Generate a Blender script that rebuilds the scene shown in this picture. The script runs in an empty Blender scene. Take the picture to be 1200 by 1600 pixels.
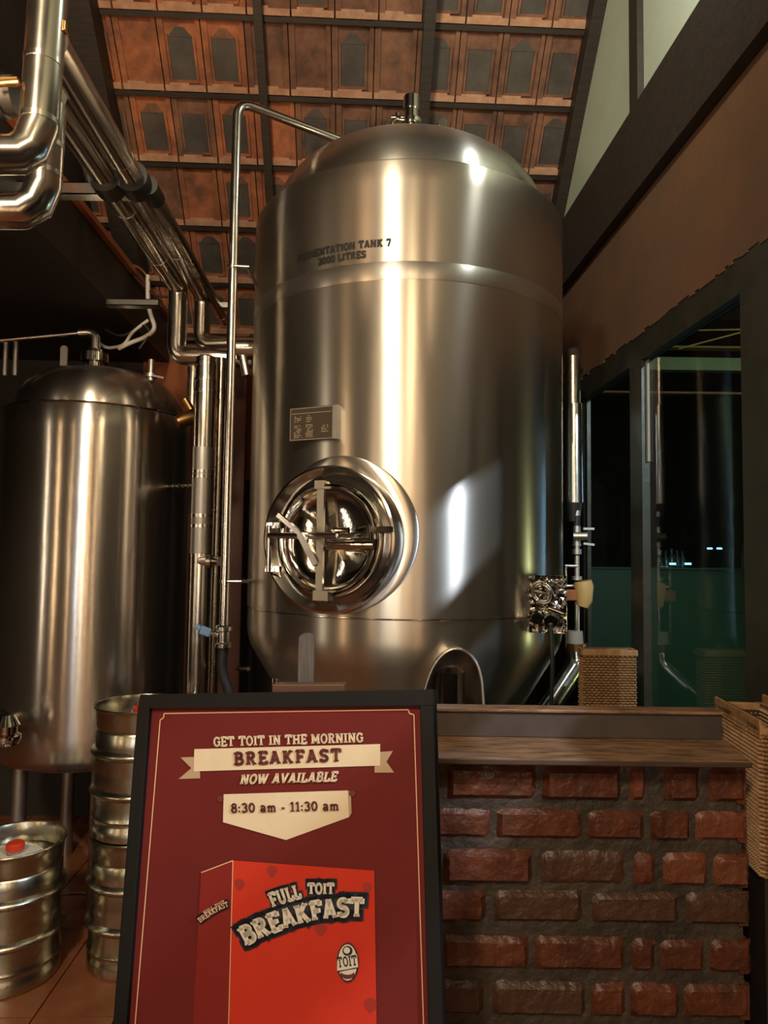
import bpy, bmesh, math, random
from mathutils import Vector, Matrix
from math import sin, cos, tan, pi, radians, sqrt, atan2, asin
random.seed(7)
SC = bpy.context.scene
COL = SC.collection
# ------------------------------------------------------------------ camera
F = 1080.0; PITCH = radians(3.3); ROLL = radians(.75); CAM = Vector((0, 0, 1.73))
fwd = Vector((0, cos(PITCH), sin(PITCH))); r0 = Vector((1, 0, 0)); u0 = Vector((0, -sin(PITCH), cos(PITCH)))
rgt = r0*cos(ROLL) + u0*sin(ROLL); upv = u0*cos(ROLL) - r0*sin(ROLL)
cd = bpy.data.cameras.new('camera'); cam = bpy.data.objects.new('camera', cd); COL.objects.link(cam)
cd.sensor_fit = 'VERTICAL'; cd.sensor_height = 36.0; cd.lens = 36.0*F/1600.0; cd.clip_start = .05
m3 = Matrix((rgt, upv, -fwd)).transposed(); cam.matrix_world = Matrix.Translation(CAM) @ m3.to_4x4()
SC.camera = cam
# ------------------------------------------------------------------ world, exposure, lamps
SC.view_settings.view_transform = 'Standard'; SC.view_settings.look = 'None'
SC.view_settings.gamma = 1.0; SC.view_settings.exposure = 0.0; SC.view_settings.use_curve_mapping = False
wd = bpy.data.worlds.new('night'); SC.world = wd; wd.use_nodes = True
wd.node_tree.nodes['Background'].inputs[0].default_value = (.05, .045, .04, 1); wd.node_tree.nodes['Background'].inputs[1].default_value = .05
def light(kind, name, loc, target, power, color, sx=.1, sy=None, spot=None, blend=.3):
    l = bpy.data.lights.new(name, kind); l.energy = power; l.color = color
    if kind == 'AREA':
        l.shape = 'RECTANGLE' if sy else 'SQUARE'; l.size = sx
        if sy: l.size_y = sy
    else: l.shadow_soft_size = sx
    if kind == 'SPOT': l.spot_size = radians(spot); l.spot_blend = blend
    o = bpy.data.objects.new(name, l); COL.objects.link(o); o.location = loc
    o.rotation_euler = (Vector(target) - Vector(loc)).to_track_quat('-Z', 'Y').to_euler()
    return o
WARM = (1, .66, .36); AMBER = (1, .5, .18); COOL = (.72, .84, 1.0); SOFT = (1, .82, .6)
#LIGHTS
light('AREA', 'main_lamp', (-.95, -1.9, 4.3), (.0, 3.1, 2.9), 120, (1, .82, .56), .34, .6)
for nm, x, y, w, h, pw, c in (('warm_strip', -2.5, -3.3, .07, 2.2, 9, WARM), ('cool_strip', -1.3, -3.4, .11, 2.2, 15, (.8, .88, 1)), ('warm_strip', -.62, -3.4, .12, 2.0, 15, SOFT),
        ('amber_strip', .12, -3.5, .05, 2.2, 7, AMBER), ('warm_strip', .95, -3.4, .06, 2.2, 7, WARM), ('warm_strip', -3.5, -1.1, .12, 2.0, 10, WARM), ('warm_strip', -3.9, .3, .07, 2.0, 7, SOFT)):
    light('AREA', nm, (x, y, 2.0), (-.3 if x > -3 else 0, 3, 1.9), pw, c, w, h)
light('AREA', 'window_blue', (2.75, 3.7, 1.8), (.8, 3.1, 1.8), 4, (.35, .6, 1), .06, 1.3)
light('AREA', 'window_yellow', (2.6, 2.75, 1.4), (.75, 3.0, 1.5), 2.2, (1, .95, .5), .05, .5)
light('AREA', 'duct_fill', (.15, -.2, 3.3), (-.7, 1.5, 2.8), 7, (1, .76, .45), .22)  # unseen fill light, added to brighten the clad pipes at upper left
light('AREA', 'gable_lamp', (1.02, 2.1, 4.15), (.45, 3, 3.3), 6, (.95, 1, .95), .14)
light('SPOT', 'cool_spot_right', (2.25, -.33, 3.35), (.55, 2.7, 1.75), 420, COOL, .03, None, 70, .2)
light('SPOT', 'roof_spot_left', (-.9, 1.0, 2.6), (-.85, 3.75, 4.1), 85, (1, .62, .34), .08, None, 80, .8)
light('SPOT', 'roof_spot_right', (.6, .6, 3.0), (.6, 3.6, 4.2), 14, (1, .68, .42), .08, None, 85, .8)
light('SPOT', 'gable_spot', (-.6, .8, 4.2), (1.15, 3.0, 4.3), 120, (.95, 1, .75), .1, None, 75, .9)
light('SPOT', 'bar_spot', (.1, -.9, 3.2), (.1, 1.7, 1.35), 25, (1, .78, .55), .1, None, 48, 1.0)
light('AREA', 'rear_fill', (-.6, -3.3, 3.6), (-.6, -4.6, 1.6), 40, (1, .8, .55), .5)  # added fill on the rear wall, so the steel reflects a brighter room
light('AREA', 'outside_fill', (3.6, 4.6, 3.4), (2.4, 6.2, 1.4), 9, (.8, 1, .55), .5)  # added fill, lifts the things behind the glass out of black
light('AREA', 'outside_cool_fill', (2.2, 3.0, 3.2), (2.2, 6.2, 1.8), 2.0, (.5, .7, 1), .4)  # second added fill behind the glass, cooler, with no fixture of its own
light('SPOT', 'keg_spot', (-.9, .2, 3.0), (-1.2, 3.0, .6), 30, (1, .72, .42), .1, None, 50, .8)
# ------------------------------------------------------------------ layout helpers
def ray(x, y): return fwd + rgt*((x - 600)/F) + upv*((800 - y)/F)
def at(x, y, Y):
    d = ray(x, y); return CAM + d*(Y/d.y)
YAW = radians(2.3); TW = tan(YAW)
BF = Vector((-sin(YAW), cos(YAW), 0)); BR = Vector((cos(YAW), sin(YAW), 0))     # the building's own directions
def onwall(x, y, off=0):
    d = ray(x, y); s = (1.25 - off)/(d.x + TW*d.y); return CAM + d*s
def onplane(x, y, p0, n):
    d = ray(x, y); return CAM + d*((Vector(p0) - CAM).dot(n)/d.dot(n))
# ------------------------------------------------------------------ materials
def mat(name, col=(.5, .5, .5), rough=.5, metal=0.0, **k):
    m = bpy.data.materials.new(name); m.use_nodes = True; nt = m.node_tree; b = nt.nodes['Principled BSDF']
    b.inputs['Base Color'].default_value = (*col, 1); b.inputs['Roughness'].default_value = rough; b.inputs['Metallic'].default_value = metal
    N = nt.nodes; L = nt.links
    if k.get('coat'): b.inputs['Coat Weight'].default_value = k['coat']; b.inputs['Coat Roughness'].default_value = k.get('coat_rough', .1)
    if k.get('spec') is not None: b.inputs['Specular IOR Level'].default_value = k['spec']
    if k.get('emit'): b.inputs['Emission Color'].default_value = (*k['emit'], 1); b.inputs['Emission Strength'].default_value = k.get('estr', 1)
    tc = N.new('ShaderNodeTexCoord'); co = tc.outputs[k.get('coord', 'Object')]
    if k.get('stretch'):
        mp = N.new('ShaderNodeMapping'); mp.inputs['Scale'].default_value = k['stretch']; L.new(co, mp.inputs[0]); co = mp.outputs[0]
    if k.get('col2'):
        n = N.new('ShaderNodeTexNoise'); n.inputs['Scale'].default_value = k.get('cscale', 8); n.inputs['Detail'].default_value = 6; n.inputs['Roughness'].default_value = .65
        L.new(co, n.inputs['Vector']); r = N.new('ShaderNodeValToRGB'); L.new(n.outputs[0], r.inputs[0])
        e = r.color_ramp.elements; e[0].position = k.get('c0', .35); e[1].position = k.get('c1', .65); e[0].color = (*col, 1); e[1].color = (*k['col2'], 1)
        L.new(r.outputs[0], b.inputs['Base Color'])
    if k.get('bump'):
        n = N.new('ShaderNodeTexNoise'); n.inputs['Scale'].default_value = k.get('bscale', 40); n.inputs['Detail'].default_value = 5; L.new(co, n.inputs['Vector'])
        bp = N.new('ShaderNodeBump'); bp.inputs['Strength'].default_value = k['bump']; bp.inputs['Distance'].default_value = k.get('bdist', .005)
        L.new(n.outputs[0], bp.inputs['Height']); L.new(bp.outputs[0], b.inputs['Normal'])
    if k.get('rvar'):
        n = N.new('ShaderNodeTexNoise'); n.inputs['Scale'].default_value = k.get('rscale', 6); n.inputs['Detail'].default_value = 4; L.new(co, n.inputs['Vector'])
        mr = N.new('ShaderNodeMapRange'); mr.inputs[3].default_value = rough - k['rvar']; mr.inputs[4].default_value = rough + k['rvar']
        L.new(n.outputs[0], mr.inputs[0]); L.new(mr.outputs[0], b.inputs['Roughness'])
    if k.get('aniso'):
        b.inputs['Anisotropic'].default_value = k['aniso']
        tg = N.new('ShaderNodeTangent'); tg.direction_type = 'RADIAL'; tg.axis = 'Z'; L.new(tg.outputs[0], b.inputs['Tangent'])
        b.inputs['Anisotropic Rotation'].default_value = k.get('arot', 0)
    if k.get('haze'):
        out = N['Material Output']; b2 = N.new('ShaderNodeBsdfPrincipled'); mx = N.new('ShaderNodeMixShader'); mx.inputs[0].default_value = k['haze']
        b2.inputs['Metallic'].default_value = 1; b2.inputs['Roughness'].default_value = .62
        src = b.inputs['Base Color']
        if src.is_linked: L.new(src.links[0].from_socket, b2.inputs['Base Color'])
        else: b2.inputs['Base Color'].default_value = src.default_value
        L.new(b.outputs[0], mx.inputs[1]); L.new(b2.outputs[0], mx.inputs[2]); L.new(mx.outputs[0], out.inputs[0])
    return m
M = {}
M['steel'] = mat('brushed_steel', (.54, .495, .43), .30, 1, aniso=.88, arot=.25, haze=.09, rvar=.05, rscale=3, stretch=(1, 1, .3), col2=(.60, .56, .495), cscale=2.5, bump=.05, bscale=2.2, bdist=.02)
M['steel_old'] = mat('worn_steel', (.48, .44, .39), .23, 1, aniso=.88, arot=.25, haze=.09, rvar=.06, rscale=3, col2=(.58, .55, .51), cscale=2, bump=.12, bscale=2.0, bdist=.03, stretch=(1, 1, .25))
M['dome'] = mat('satin_dome_steel', (.58, .55, .50), .25, 1, aniso=.8, haze=.08, arot=.25, rvar=.03, bump=.05, bscale=3, bdist=.02)
M['steel_dull'] = mat('matt_steel', (.50, .48, .45), .42, 1, rvar=.08)
M['film'] = mat('film_band', (.58, .55, .50), .33, 1, rvar=.05, rscale=9, aniso=.88, arot=.25, haze=.14)
M['polish'] = mat('polished_steel', (.62, .60, .56), .07, 1, bump=.15, bscale=9, bdist=.01)
M['collar'] = mat('satin_collar', (.64, .61, .56), .16, 1, bump=.12, bscale=7, bdist=.01)
M['clad'] = mat('pipe_cladding', (.64, .61, .55), .20, 1, rvar=.06, rscale=14, bump=.04, bscale=14, bdist=.006)
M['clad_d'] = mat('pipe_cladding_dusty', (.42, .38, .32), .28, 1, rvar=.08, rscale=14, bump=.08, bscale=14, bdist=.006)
M['pipe'] = mat('steel_pipe', (.66, .63, .58), .2, 1, rvar=.05, rscale=20)
M['keg'] = mat('keg_steel', (.52, .49, .38), .26, 1, rvar=.08, rscale=12, bump=.1, bscale=30, bdist=.002, col2=(.42, .40, .31), cscale=7)
M['keg_in'] = mat('keg_top', (.42, .40, .36), .4, 1, rvar=.1, col2=(.55, .53, .5), cscale=20)
M['black'] = mat('black_paint', (.012, .011, .010), .6, bump=.1)
M['void'] = mat('dark_paint', (.020, .016, .012), .8, bump=.2, col2=(.03, .024, .018))
M['soffit'] = mat('dark_board', (.018, .013, .010), .55)
M['rubber'] = mat('black_rubber', (.012, .012, .012), .45)
M['red'] = mat('red_plastic', (.62, .045, .015), .35)
M['white_tag'] = mat('paper_tag', (.72, .66, .55), .7)
M['blue'] = mat('blue_plastic', (.16, .30, .55), .45, bump=.2)
M['white_cable'] = mat('white_cable', (.55, .53, .50), .5)
M['cable'] = mat('black_cable', (.01, .01, .01), .5)
M['tile'] = mat('clay_tile', (.44, .15, .062), .85, col2=(.17, .065, .035), cscale=7, bump=.5, bscale=14, bdist=.008)
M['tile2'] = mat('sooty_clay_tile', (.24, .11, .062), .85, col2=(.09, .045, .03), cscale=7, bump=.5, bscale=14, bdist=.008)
M['tile_rec'] = mat('grey_tile_recess', (.09, .078, .065), .6, col2=(.05, .042, .036), cscale=6, bump=.3, bscale=20)
M['tile_edge'] = mat('chipped_tile_edge', (.50, .29, .18), .85, col2=(.36, .18, .11), cscale=16, bump=.6, bscale=30)
M['darkwood'] = mat('dark_stained_wood', (.016, .011, .008), .6, col2=(.03, .02, .014), cscale=6, stretch=(1, 8, 8), bump=.2, bscale=12)
M['green'] = mat('pale_green_plaster', (.45, .48, .38), .8, col2=(.38, .41, .32), cscale=2.5, c0=.3, c1=.7, bump=.12, bscale=30)
M['brownpan'] = mat('brown_plaster', (.155, .072, .036), .75, col2=(.105, .058, .034), cscale=2.0, bump=.25, bscale=30)
M['frame'] = mat('window_frame_paint', (.018, .022, .016), .4, bump=.3, bscale=25, col2=(.035, .032, .022), cscale=12)
M['rear'] = mat('rear_plaster', (.30, .22, .15), .8, col2=(.16, .11, .075), cscale=1.2)
M['orange'] = mat('terracotta_plaster', (.26, .08, .03), .85, bump=.1)
M['brown'] = mat('brown_painted_post', (.11, .035, .018), .6)
M['floor'] = mat('terracotta_floor', (.30, .11, .05), .35, col2=(.22, .075, .035), cscale=5, bump=.2, bscale=12)
M['grout'] = mat('grout', (.09, .05, .035), .8)
M['brick'] = mat('varnished_brick', (.125, .034, .015), .42, col2=(.06, .020, .010), cscale=11, bump=.9, bscale=34, bdist=.010, rvar=.12, rscale=30)
M['brick2'] = mat('varnished_brick_pale', (.15, .045, .019), .42, col2=(.14, .045, .022), cscale=11, bump=.9, bscale=34, bdist=.010)
M['brick3'] = mat('varnished_brick_brown', (.075, .032, .016), .42, col2=(.06, .03, .018), cscale=11, bump=.9, bscale=34, bdist=.010)
M['mortar'] = mat('grey_mortar', (.060, .043, .030), .5, col2=(.032, .024, .017), cscale=9, bump=.8, bscale=30, bdist=.012, rvar=.15, rscale=14)
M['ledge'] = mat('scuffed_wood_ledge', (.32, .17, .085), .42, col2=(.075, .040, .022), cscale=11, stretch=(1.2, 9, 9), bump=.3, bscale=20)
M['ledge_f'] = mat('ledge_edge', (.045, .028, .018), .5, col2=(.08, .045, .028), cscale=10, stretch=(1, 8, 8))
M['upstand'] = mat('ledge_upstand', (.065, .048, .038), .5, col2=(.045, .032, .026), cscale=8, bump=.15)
M['wick'] = mat('wicker', (.36, .20, .085), .6, col2=(.22, .115, .05), cscale=40, bump=.4, bscale=90)
M['wick_d'] = mat('wicker_gap', (.03, .018, .01), .8)
M['poster'] = mat('poster_red', (.120, .012, .010), .7, col2=(.135, .014, .011), cscale=4, spec=.2)
M['p_cream'] = mat('print_cream', (.66, .52, .33), .6, col2=(.70, .56, .37), cscale=20)
M['p_cream2'] = mat('print_cream_shade', (.42, .28, .17), .6)
M['p_line'] = mat('print_line', (.70, .42, .24), .6)
M['p_maroon'] = mat('print_maroon', (.12, .018, .014), .6)
M['p_red'] = mat('print_bright_red', (.55, .036, .014), .7, col2=(.50, .030, .013), cscale=5, spec=.2)
M['p_red2'] = mat('print_side_red', (.20, .016, .011), .7, spec=.2)
M['p_red3'] = mat('print_berry', (.30, .018, .010), .55)
M['p_navy'] = mat('print_navy', (.010, .010, .022), .55)
M['p_sil'] = mat('print_silver', (.66, .60, .50), .55)
M['p_frame'] = mat('black_frame', (.008, .007, .006), .65, spec=.2)
M['easel'] = mat('grey_weathered_wood', (.11, .085, .065), .7, col2=(.07, .052, .04), cscale=12, stretch=(8, 8, 1), bump=.3)
M['easelb'] = mat('brown_wood', (.10, .045, .02), .5)
M['ink'] = mat('black_print', (.012, .010, .008), .6)
M['plate'] = mat('etched_plate', (.085, .060, .040), .5, .3)
M['etch'] = mat('plate_etching', (.55, .46, .34), .5, .3)
M['yellow'] = mat('yellowed_plastic', (.55, .36, .15), .4)
M['brass'] = mat('brass', (.55, .32, .12), .3, 1)
M['tape'] = mat('white_tape', (.26, .25, .23), .6, bump=.6, bscale=40)
M['vat'] = mat('green_painted_partition', (.008, .038, .013), .5)
M['foil'] = mat('crumpled_foil', (.32, .29, .24), .10, 1, bump=1.0, bscale=11, bdist=.05)
M['led'] = mat('blue_lamp', (.1, .2, .5), .4, emit=(.18, .5, 1), estr=5)
M['bottle'] = mat('dark_bottle_glass', (.02, .03, .02), .1)
M['copper'] = mat('orange_conduit', (.30, .09, .03), .5)
def glassmat():
    m = bpy.data.materials.new('window_glass'); m.use_nodes = True; nt = m.node_tree; N = nt.nodes; L = nt.links
    for n in list(N): N.remove(n)
    out = N.new('ShaderNodeOutputMaterial'); mx = N.new('ShaderNodeMixShader'); fr = N.new('ShaderNodeFresnel'); fr.inputs[0].default_value = 1.6
    gl = N.new('ShaderNodeBsdfGlossy'); gl.inputs['Roughness'].default_value = .015; tr = N.new('ShaderNodeBsdfTransparent'); tr.inputs[0].default_value = (.86, .93, .88, 1)
    ge = N.new('ShaderNodeNewGeometry'); iv = N.new('ShaderNodeMath'); iv.operation = 'SUBTRACT'; iv.inputs[0].default_value = 1; L.new(ge.outputs['Backfacing'], iv.inputs[1]); mu = N.new('ShaderNodeMath'); mu.operation = 'MULTIPLY'; L.new(fr.outputs[0], mu.inputs[0]); L.new(iv.outputs[0], mu.inputs[1])
    L.new(mu.outputs[0], mx.inputs[0]); L.new(tr.outputs[0], mx.inputs[1]); L.new(gl.outputs[0], mx.inputs[2]); L.new(mx.outputs[0], out.inputs[0])
    return m
M['glass'] = glassmat()
# ------------------------------------------------------------------ mesh helpers
class MB:
    def __init__(s): s.v = []; s.f = []; s.mi = []; s.sm = []
    def add(s, vs, fs, mi=0, smooth=False):
        b = len(s.v); s.v += [tuple(v) for v in vs]
        for f in fs: s.f.append(tuple(b + i for i in f)); s.mi.append(mi); s.sm.append(smooth)
        return s
    def box(s, a, b, mi=0, X=None):
        (x0, y0, z0), (x1, y1, z1) = a, b
        vs = [Vector(p) for p in ((x0, y0, z0), (x1, y0, z0), (x1, y1, z0), (x0, y1, z0), (x0, y0, z1), (x1, y0, z1), (x1, y1, z1), (x0, y1, z1))]
        if X: vs = [X @ v for v in vs]
        return s.add(vs, ((0, 3, 2, 1), (4, 5, 6, 7), (0, 1, 5, 4), (1, 2, 6, 5), (2, 3, 7, 6), (3, 0, 4, 7)), mi)
    def bar(s, p, q, w, h, up=(0, 0, 1), mi=0):
        p = Vector(p); q = Vector(q); d = (q - p); L = d.length; d.normalize(); sd = d.cross(Vector(up)).normalized(); u = sd.cross(d)
        X = Matrix((d, sd, u)).transposed().to_4x4(); X.translation = p
        return s.box((0, -w/2, -h/2), (L, w/2, h/2), mi, X)
    def tube(s, pts, r, n=20, mi=0, caps=True, smooth=True):
        pts = [Vector(p) for p in pts]; rs = r if isinstance(r, (list, tuple)) else [r]*len(pts)
        prev = None; rings = []; m = len(pts)
        for i in range(m):
            if i == 0: t = pts[1] - pts[0]
            elif i == m - 1: t = pts[-1] - pts[-2]
            else: t = (pts[i] - pts[i-1]).normalized() + (pts[i+1] - pts[i]).normalized()
            t.normalize()
            if prev is None:
                a = Vector((0, 0, 1)) if abs(t.z) < .9 else Vector((1, 0, 0)); x = t.cross(a).normalized()
            else: x = (prev - t*prev.dot(t)).normalized()
            prev = x; y = t.cross(x); ring = []
            bn = None
            if 0 < i < m-1:
                da = (pts[i]-pts[i-1]).normalized(); db = (pts[i+1]-pts[i]).normalized(); c2 = max(.3, da.dot(t)); bv = db-da
                if bv.length > 1e-4: bn = bv.normalized()
            for k in range(n):
                o_ = (x*cos(2*pi*k/n) + y*sin(2*pi*k/n))*rs[i]
                if bn is not None: o_ = o_ + bn*(o_.dot(bn))*(1/c2-1)
                ring.append(pts[i] + o_)
            rings.append(ring)
        vs = [v for R in rings for v in R]; fs = []
        for i in range(m-1):
            for k in range(n): fs.append((i*n+k, i*n+(k+1) % n, (i+1)*n+(k+1) % n, (i+1)*n+k))
        s.add(vs, fs, mi, smooth)
        if caps:
            s.add(rings[0], [tuple(range(n))[::-1]], mi); s.add(rings[-1], [tuple(range(n))], mi)
        return s
    def lathe(s, prof, n=64, mi=0, X=None, smooth=True, arc=None):
        X = X or Matrix(); vs = []; m = len(prof); full = arc is None
        a0, a1 = arc or (0, 2*pi); nn = n if full else n + 1
        for (r, z) in prof:
            for k in range(nn):
                a = a0 + (a1 - a0)*k/n; vs.append(X @ Vector((r*cos(a), r*sin(a), z)))
        fs = []
        for i in range(m-1):
            for k in range(n):
                k2 = (k+1) % nn; fs.append((i*nn+k, i*nn+k2, (i+1)*nn+k2, (i+1)*nn+k))
        return s.add(vs, fs, mi, smooth)
    def prism(s, poly, d, mi=0):
        a = [Vector(p) for p in poly]; d = Vector(d); n = len(a)
        return s.add(a + [p + d for p in a], [tuple(range(n))[::-1], tuple(range(n, 2*n))] + [(i, (i+1) % n, n+(i+1) % n, n+i) for i in range(n)], mi)
    def build(s, name, mats, parent=None, kind=None, bevel=0, origin=None):
        me = bpy.data.meshes.new(name)
        o_ = Vector(origin) if origin is not None else Vector((0, 0, 0))
        me.from_pydata([tuple(Vector(v) - o_) for v in s.v], [], s.f)
        for m in (mats if isinstance(mats, (list, tuple)) else [mats]): me.materials.append(M[m] if isinstance(m, str) else m)
        me.polygons.foreach_set('material_index', s.mi); me.polygons.foreach_set('use_smooth', s.sm); me.update()
        bm = bmesh.new(); bm.from_mesh(me); bmesh.ops.remove_doubles(bm, verts=bm.verts, dist=1e-5); bmesh.ops.recalc_face_normals(bm, faces=bm.faces); bm.to_mesh(me); bm.free()
        o = bpy.data.objects.new(name, me); COL.objects.link(o); o.location = o_
        if parent: o.parent = parent; o.matrix_parent_inverse = Matrix.Translation(-Vector(parent.location)) if parent.type == 'EMPTY' or parent.location.length > 0 else Matrix()
        if kind: o['kind'] = kind
        if bevel:
            b = o.modifiers.new('bevel', 'BEVEL'); b.width = bevel; b.segments = 2; b.limit_method = 'ANGLE'; b.harden_normals = False
        if any(s.sm):
            e = o.modifiers.new('split', 'EDGE_SPLIT'); e.split_angle = radians(38)
        return o
def arcpath(pts, r, seg=8):
    """polyline with rounded corners"""
    pts = [Vector(p) for p in pts]; out = [pts[0]]
    for i in range(1, len(pts)-1):
        a, b, c = pts[i-1], pts[i], pts[i+1]; d1 = (a-b).normalized(); d2 = (c-b).normalized()
        rr = min(r, (a-b).length*.49, (c-b).length*.49)
        for k in range(seg+1):
            t = k/seg; p = (b+d1*rr)*(1-t)**2 + b*2*t*(1-t) + (b+d2*rr)*t*t; out.append(p)
    out.append(pts[-1]); return out
def thing(name, loc, label, cat, group=None):
    o = bpy.data.objects.new(name, None); COL.objects.link(o); o.location = loc; o.empty_display_size = .1
    return tag(o, label, cat, group)
def tag(o, label, cat, group=None):
    o['label'] = label; o['category'] = cat
    if group: o['group'] = group
    return o
def struct(name, mb, mats, **k): return mb.build(name, mats, kind='structure', **k)
# building frame: x along BR, y along BF
BX = Matrix((BR, BF, Vector((0, 0, 1)))).transposed().to_4x4()
def tob(p): return BX.inverted() @ Vector(p)

# =================================================================== SETTING
WALLX = 1.25*cos(YAW)                     # right wall plane, in building frame
BACKY = 4.66
b = MB(); b.box((-4.2, -4.6, -.1), (WALLX+.0, BACKY, -.012), 1, BX)
ts = .30
for i in range(-14, 5):
    for j in range(-16, 16):
        x0 = i*ts + .04; y0 = j*ts
        if x0 + ts > WALLX: continue
        b.box((x0+.003, y0+.003, -.012), (x0+ts-.003, y0+ts-.003, 0), 0, BX)
struct('floor', b, ['floor', 'grout'])
b = MB(); b.box((-4.2, BACKY, 0), (WALLX+.3, BACKY+.15, 3.12), 0, BX); struct('wall_back', b, 'void')
b = MB(); pw = tob(at(262, 600, 4.6)); b.box((pw.x-.16, BACKY-.02, 2.2), (pw.x+.75, BACKY, 3.10), 0, BX); struct('trim_1', b, 'orange')
b = MB(); b.box((-4.35, -4.6, 0), (-4.2, BACKY, 5), 0, BX); struct('wall_left', b, 'void')
b = MB(); b.box((-4.2, -4.75, 0), (6, -4.6, 5), 0, BX); struct('wall_rear', b, 'rear')
# ---- right wall: openings with glass, plaster band, beam, gable
def wy(px, py=600): return tob(onwall(px, py)).y
T = .12
def wbox(mb, y0, y1, z0, z1, x0=0, x1=T, mi=0): mb.box((WALLX+x0, y0, z0), (WALLX+x1, y1, z1), mi, BX)
yA = wy(1175); yM0 = wy(1013); yM1 = wy(994); yC = wy(917, 620)
b = MB(); wbox(b, 1.75, yA-.35, 0, 2.70); wbox(b, .1, 1.75, 2.34, 2.43, 0, .06); wbox(b, .1, 1.75, 0, 2.12); wbox(b, -4.6, -1.6, 0, 2.70); struct('wall_right', b, 'void')  # unseen sill raised to keep the cool spot off the ledge
b = MB(); wbox(b, 1.36, 1.45, 0, 2.7, -.04, .04)
struct('trim_60', b, 'frame')
b = MB(); wbox(b, -4.6, BACKY, 2.70, 3.33); struct('wall_right_band', b, 'brownpan')
b = MB(); wbox(b, -4.6, BACKY, 3.32, 3.715, -.05, T); struct('trim_2', b, 'darkwood')
b = MB(); wbox(b, -4.6, BACKY, 3.7, 6.4, .0, T); struct('wall_gable', b, 'green')
b = MB(); y0 = wy(1006, 100); y1 = wy(993, 100); wbox(b, y0, y1, 3.7, 6.0, -.03, 0); struct('trim_3', b, 'darkwood')
b = MB(); wbox(b, yC, BACKY, 0, 2.75, -.02, .015); struct('trim_4', b, 'void')
b = MB()
wbox(b, yA-.35, yC, 2.573, 2.70, -.03, .02); wbox(b, yM0, yM1, .0, 2.573, -.03, .004); wbox(b, yA-.35, yA, 0, 2.573, -.035, .02); wbox(b, yA, yC, .0, .25, -.0, T)
wbox(b, yC-.03, yC, .0, 2.6, -.01, .01)
wf = struct('window_1', b, 'frame')
b = MB(); wbox(b, yA, yM0, .25, 2.573, .0, .006); b.build('window_glass', 'glass', wf, kind='structure')
b = MB(); wbox(b, yM1, yC-.03, .25, 2.573, .0, .006); b.build('window_glass', 'glass', wf, kind='structure')
# ragged lower edge of the plaster band
b = MB(); yy = .4
while yy < yC:
    l = random.uniform(.02, .07); h = random.uniform(.004, .02); wbox(b, yy, yy+l, 2.70-h, 2.71, -.034, .0); yy += l
struct('trim_5', b, 'brownpan')
# pale strip on the mullion's edge, in the tape material
b = MB(); wbox(b, yM0-.016, yM0, 2.13, 2.57, -.012, -.001); struct('trim_6', b, 'tape')
# beyond the glass
b = MB(); b.box((WALLX+T, -1, -.1), (8, 9.2, -.02), 0, BX); struct('floor_outside', b, 'void')
b = MB(); b.box((WALLX+T, 9.2, 0), (8, 9.3, 5), 0, BX); b.box((8, -1, 0), (8.1, 9.3, 5), 0, BX); struct('wall_outside', b, 'void')
# ---- roof slope with clay tiles
SL = tan(radians(45.9))
pA = tob(at(300, 20, 7050/2030.))
def rz(yb): return pA.z - SL*(yb - pA.y)
nrm = (BX.to_3x3() @ Vector((0, -SL, -1)).normalized()); dn = BX.to_3x3() @ Vector((0, 1, -SL)).normalized()     # towards the room, down the slope
P0 = BX @ Vector((0, pA.y, pA.z))
def RP(x, s, h=0): return P0 + BR*x + dn*s + nrm*h        # x along battens, s down the slope, h towards the room
GAUGE = (at(300, 145, 7050/1905.) - at(300, 20, 7050/2030.)).length
TWD = .232
xL = tob(onplane(140, 60, P0, nrm)).x
def rbox(mb, x0, x1, s0, s1, h0, h1, mi=0):
    vs = [RP(x, s, h) for h in (h0, h1) for (x, s) in ((x0, s0), (x1, s0), (x1, s1), (x0, s1))]
    mb.add(vs, ((0, 3, 2, 1), (4, 5, 6, 7), (0, 1, 5, 4), (1, 2, 6, 5), (2, 3, 7, 6), (3, 0, 4, 7)), mi)
b = MB(); rnd = random.Random(3)
for row in range(-5, 5):
    s0 = row*GAUGE; s1 = s0 + GAUGE
    for c in range(-1, 14):
        x0 = xL - .1 + c*TWD + (row % 2)*.02; x1 = x0 + TWD - .006
        if x0 > WALLX: break
        x1 = min(x1, WALLX)
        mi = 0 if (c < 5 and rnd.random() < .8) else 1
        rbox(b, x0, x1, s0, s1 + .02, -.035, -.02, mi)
        for (u0_, u1_, hh) in ((0, .032, .012), (.203, .226, .014)):
            rbox(b, x0+u0_, min(x0+u1_, x1), s0+.02, s1, -.02, -.02+hh, mi)
        if rnd.random() < .80:      # framed recess
            w0, w1, q0, q1 = .048, .180, GAUGE*.30, GAUGE*.84
            rbox(b, x0+w0-.012, x0+w0, s0+q0-.01, s0+q1+.012, -.02, -.006, mi); rbox(b, x0+w1, x0+w1+.012, s0+q0-.01, s0+q1+.012, -.02, -.006, mi)
            rbox(b, x0+w0, x0+w1, s0+q1, s0+q1+.014, -.02, -.008, mi)
            rbox(b, x0+w0, x0+w1, s0+q0, s0+q1, -.0205, -.018, 2)
            cxx = x0 + (w0+w1)/2
            pts = [RP(x0+w0, s0+q0, -.0195), RP(x0+w1, s0+q0, -.0195), RP(cxx+.02, s0+q0-.045, -.0195), RP(cxx-.02, s0+q0-.045, -.0195)]
            b.prism(pts, nrm*.004, 2 if rnd.random() < .4 else 1)
    # chipped lower lip of each tile course showing above the batten
        l = rnd.uniform(.0, .03)
        rbox(b, x0+.002, x1-.002, s1-.035, s1-.005, -.02, .002+rnd.random()*.004, 3); rbox(b, x0+.03, x0+.03+rnd.uniform(.08, .16), s1-.045, s1-.035, -.02, -.002, 3)
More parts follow.
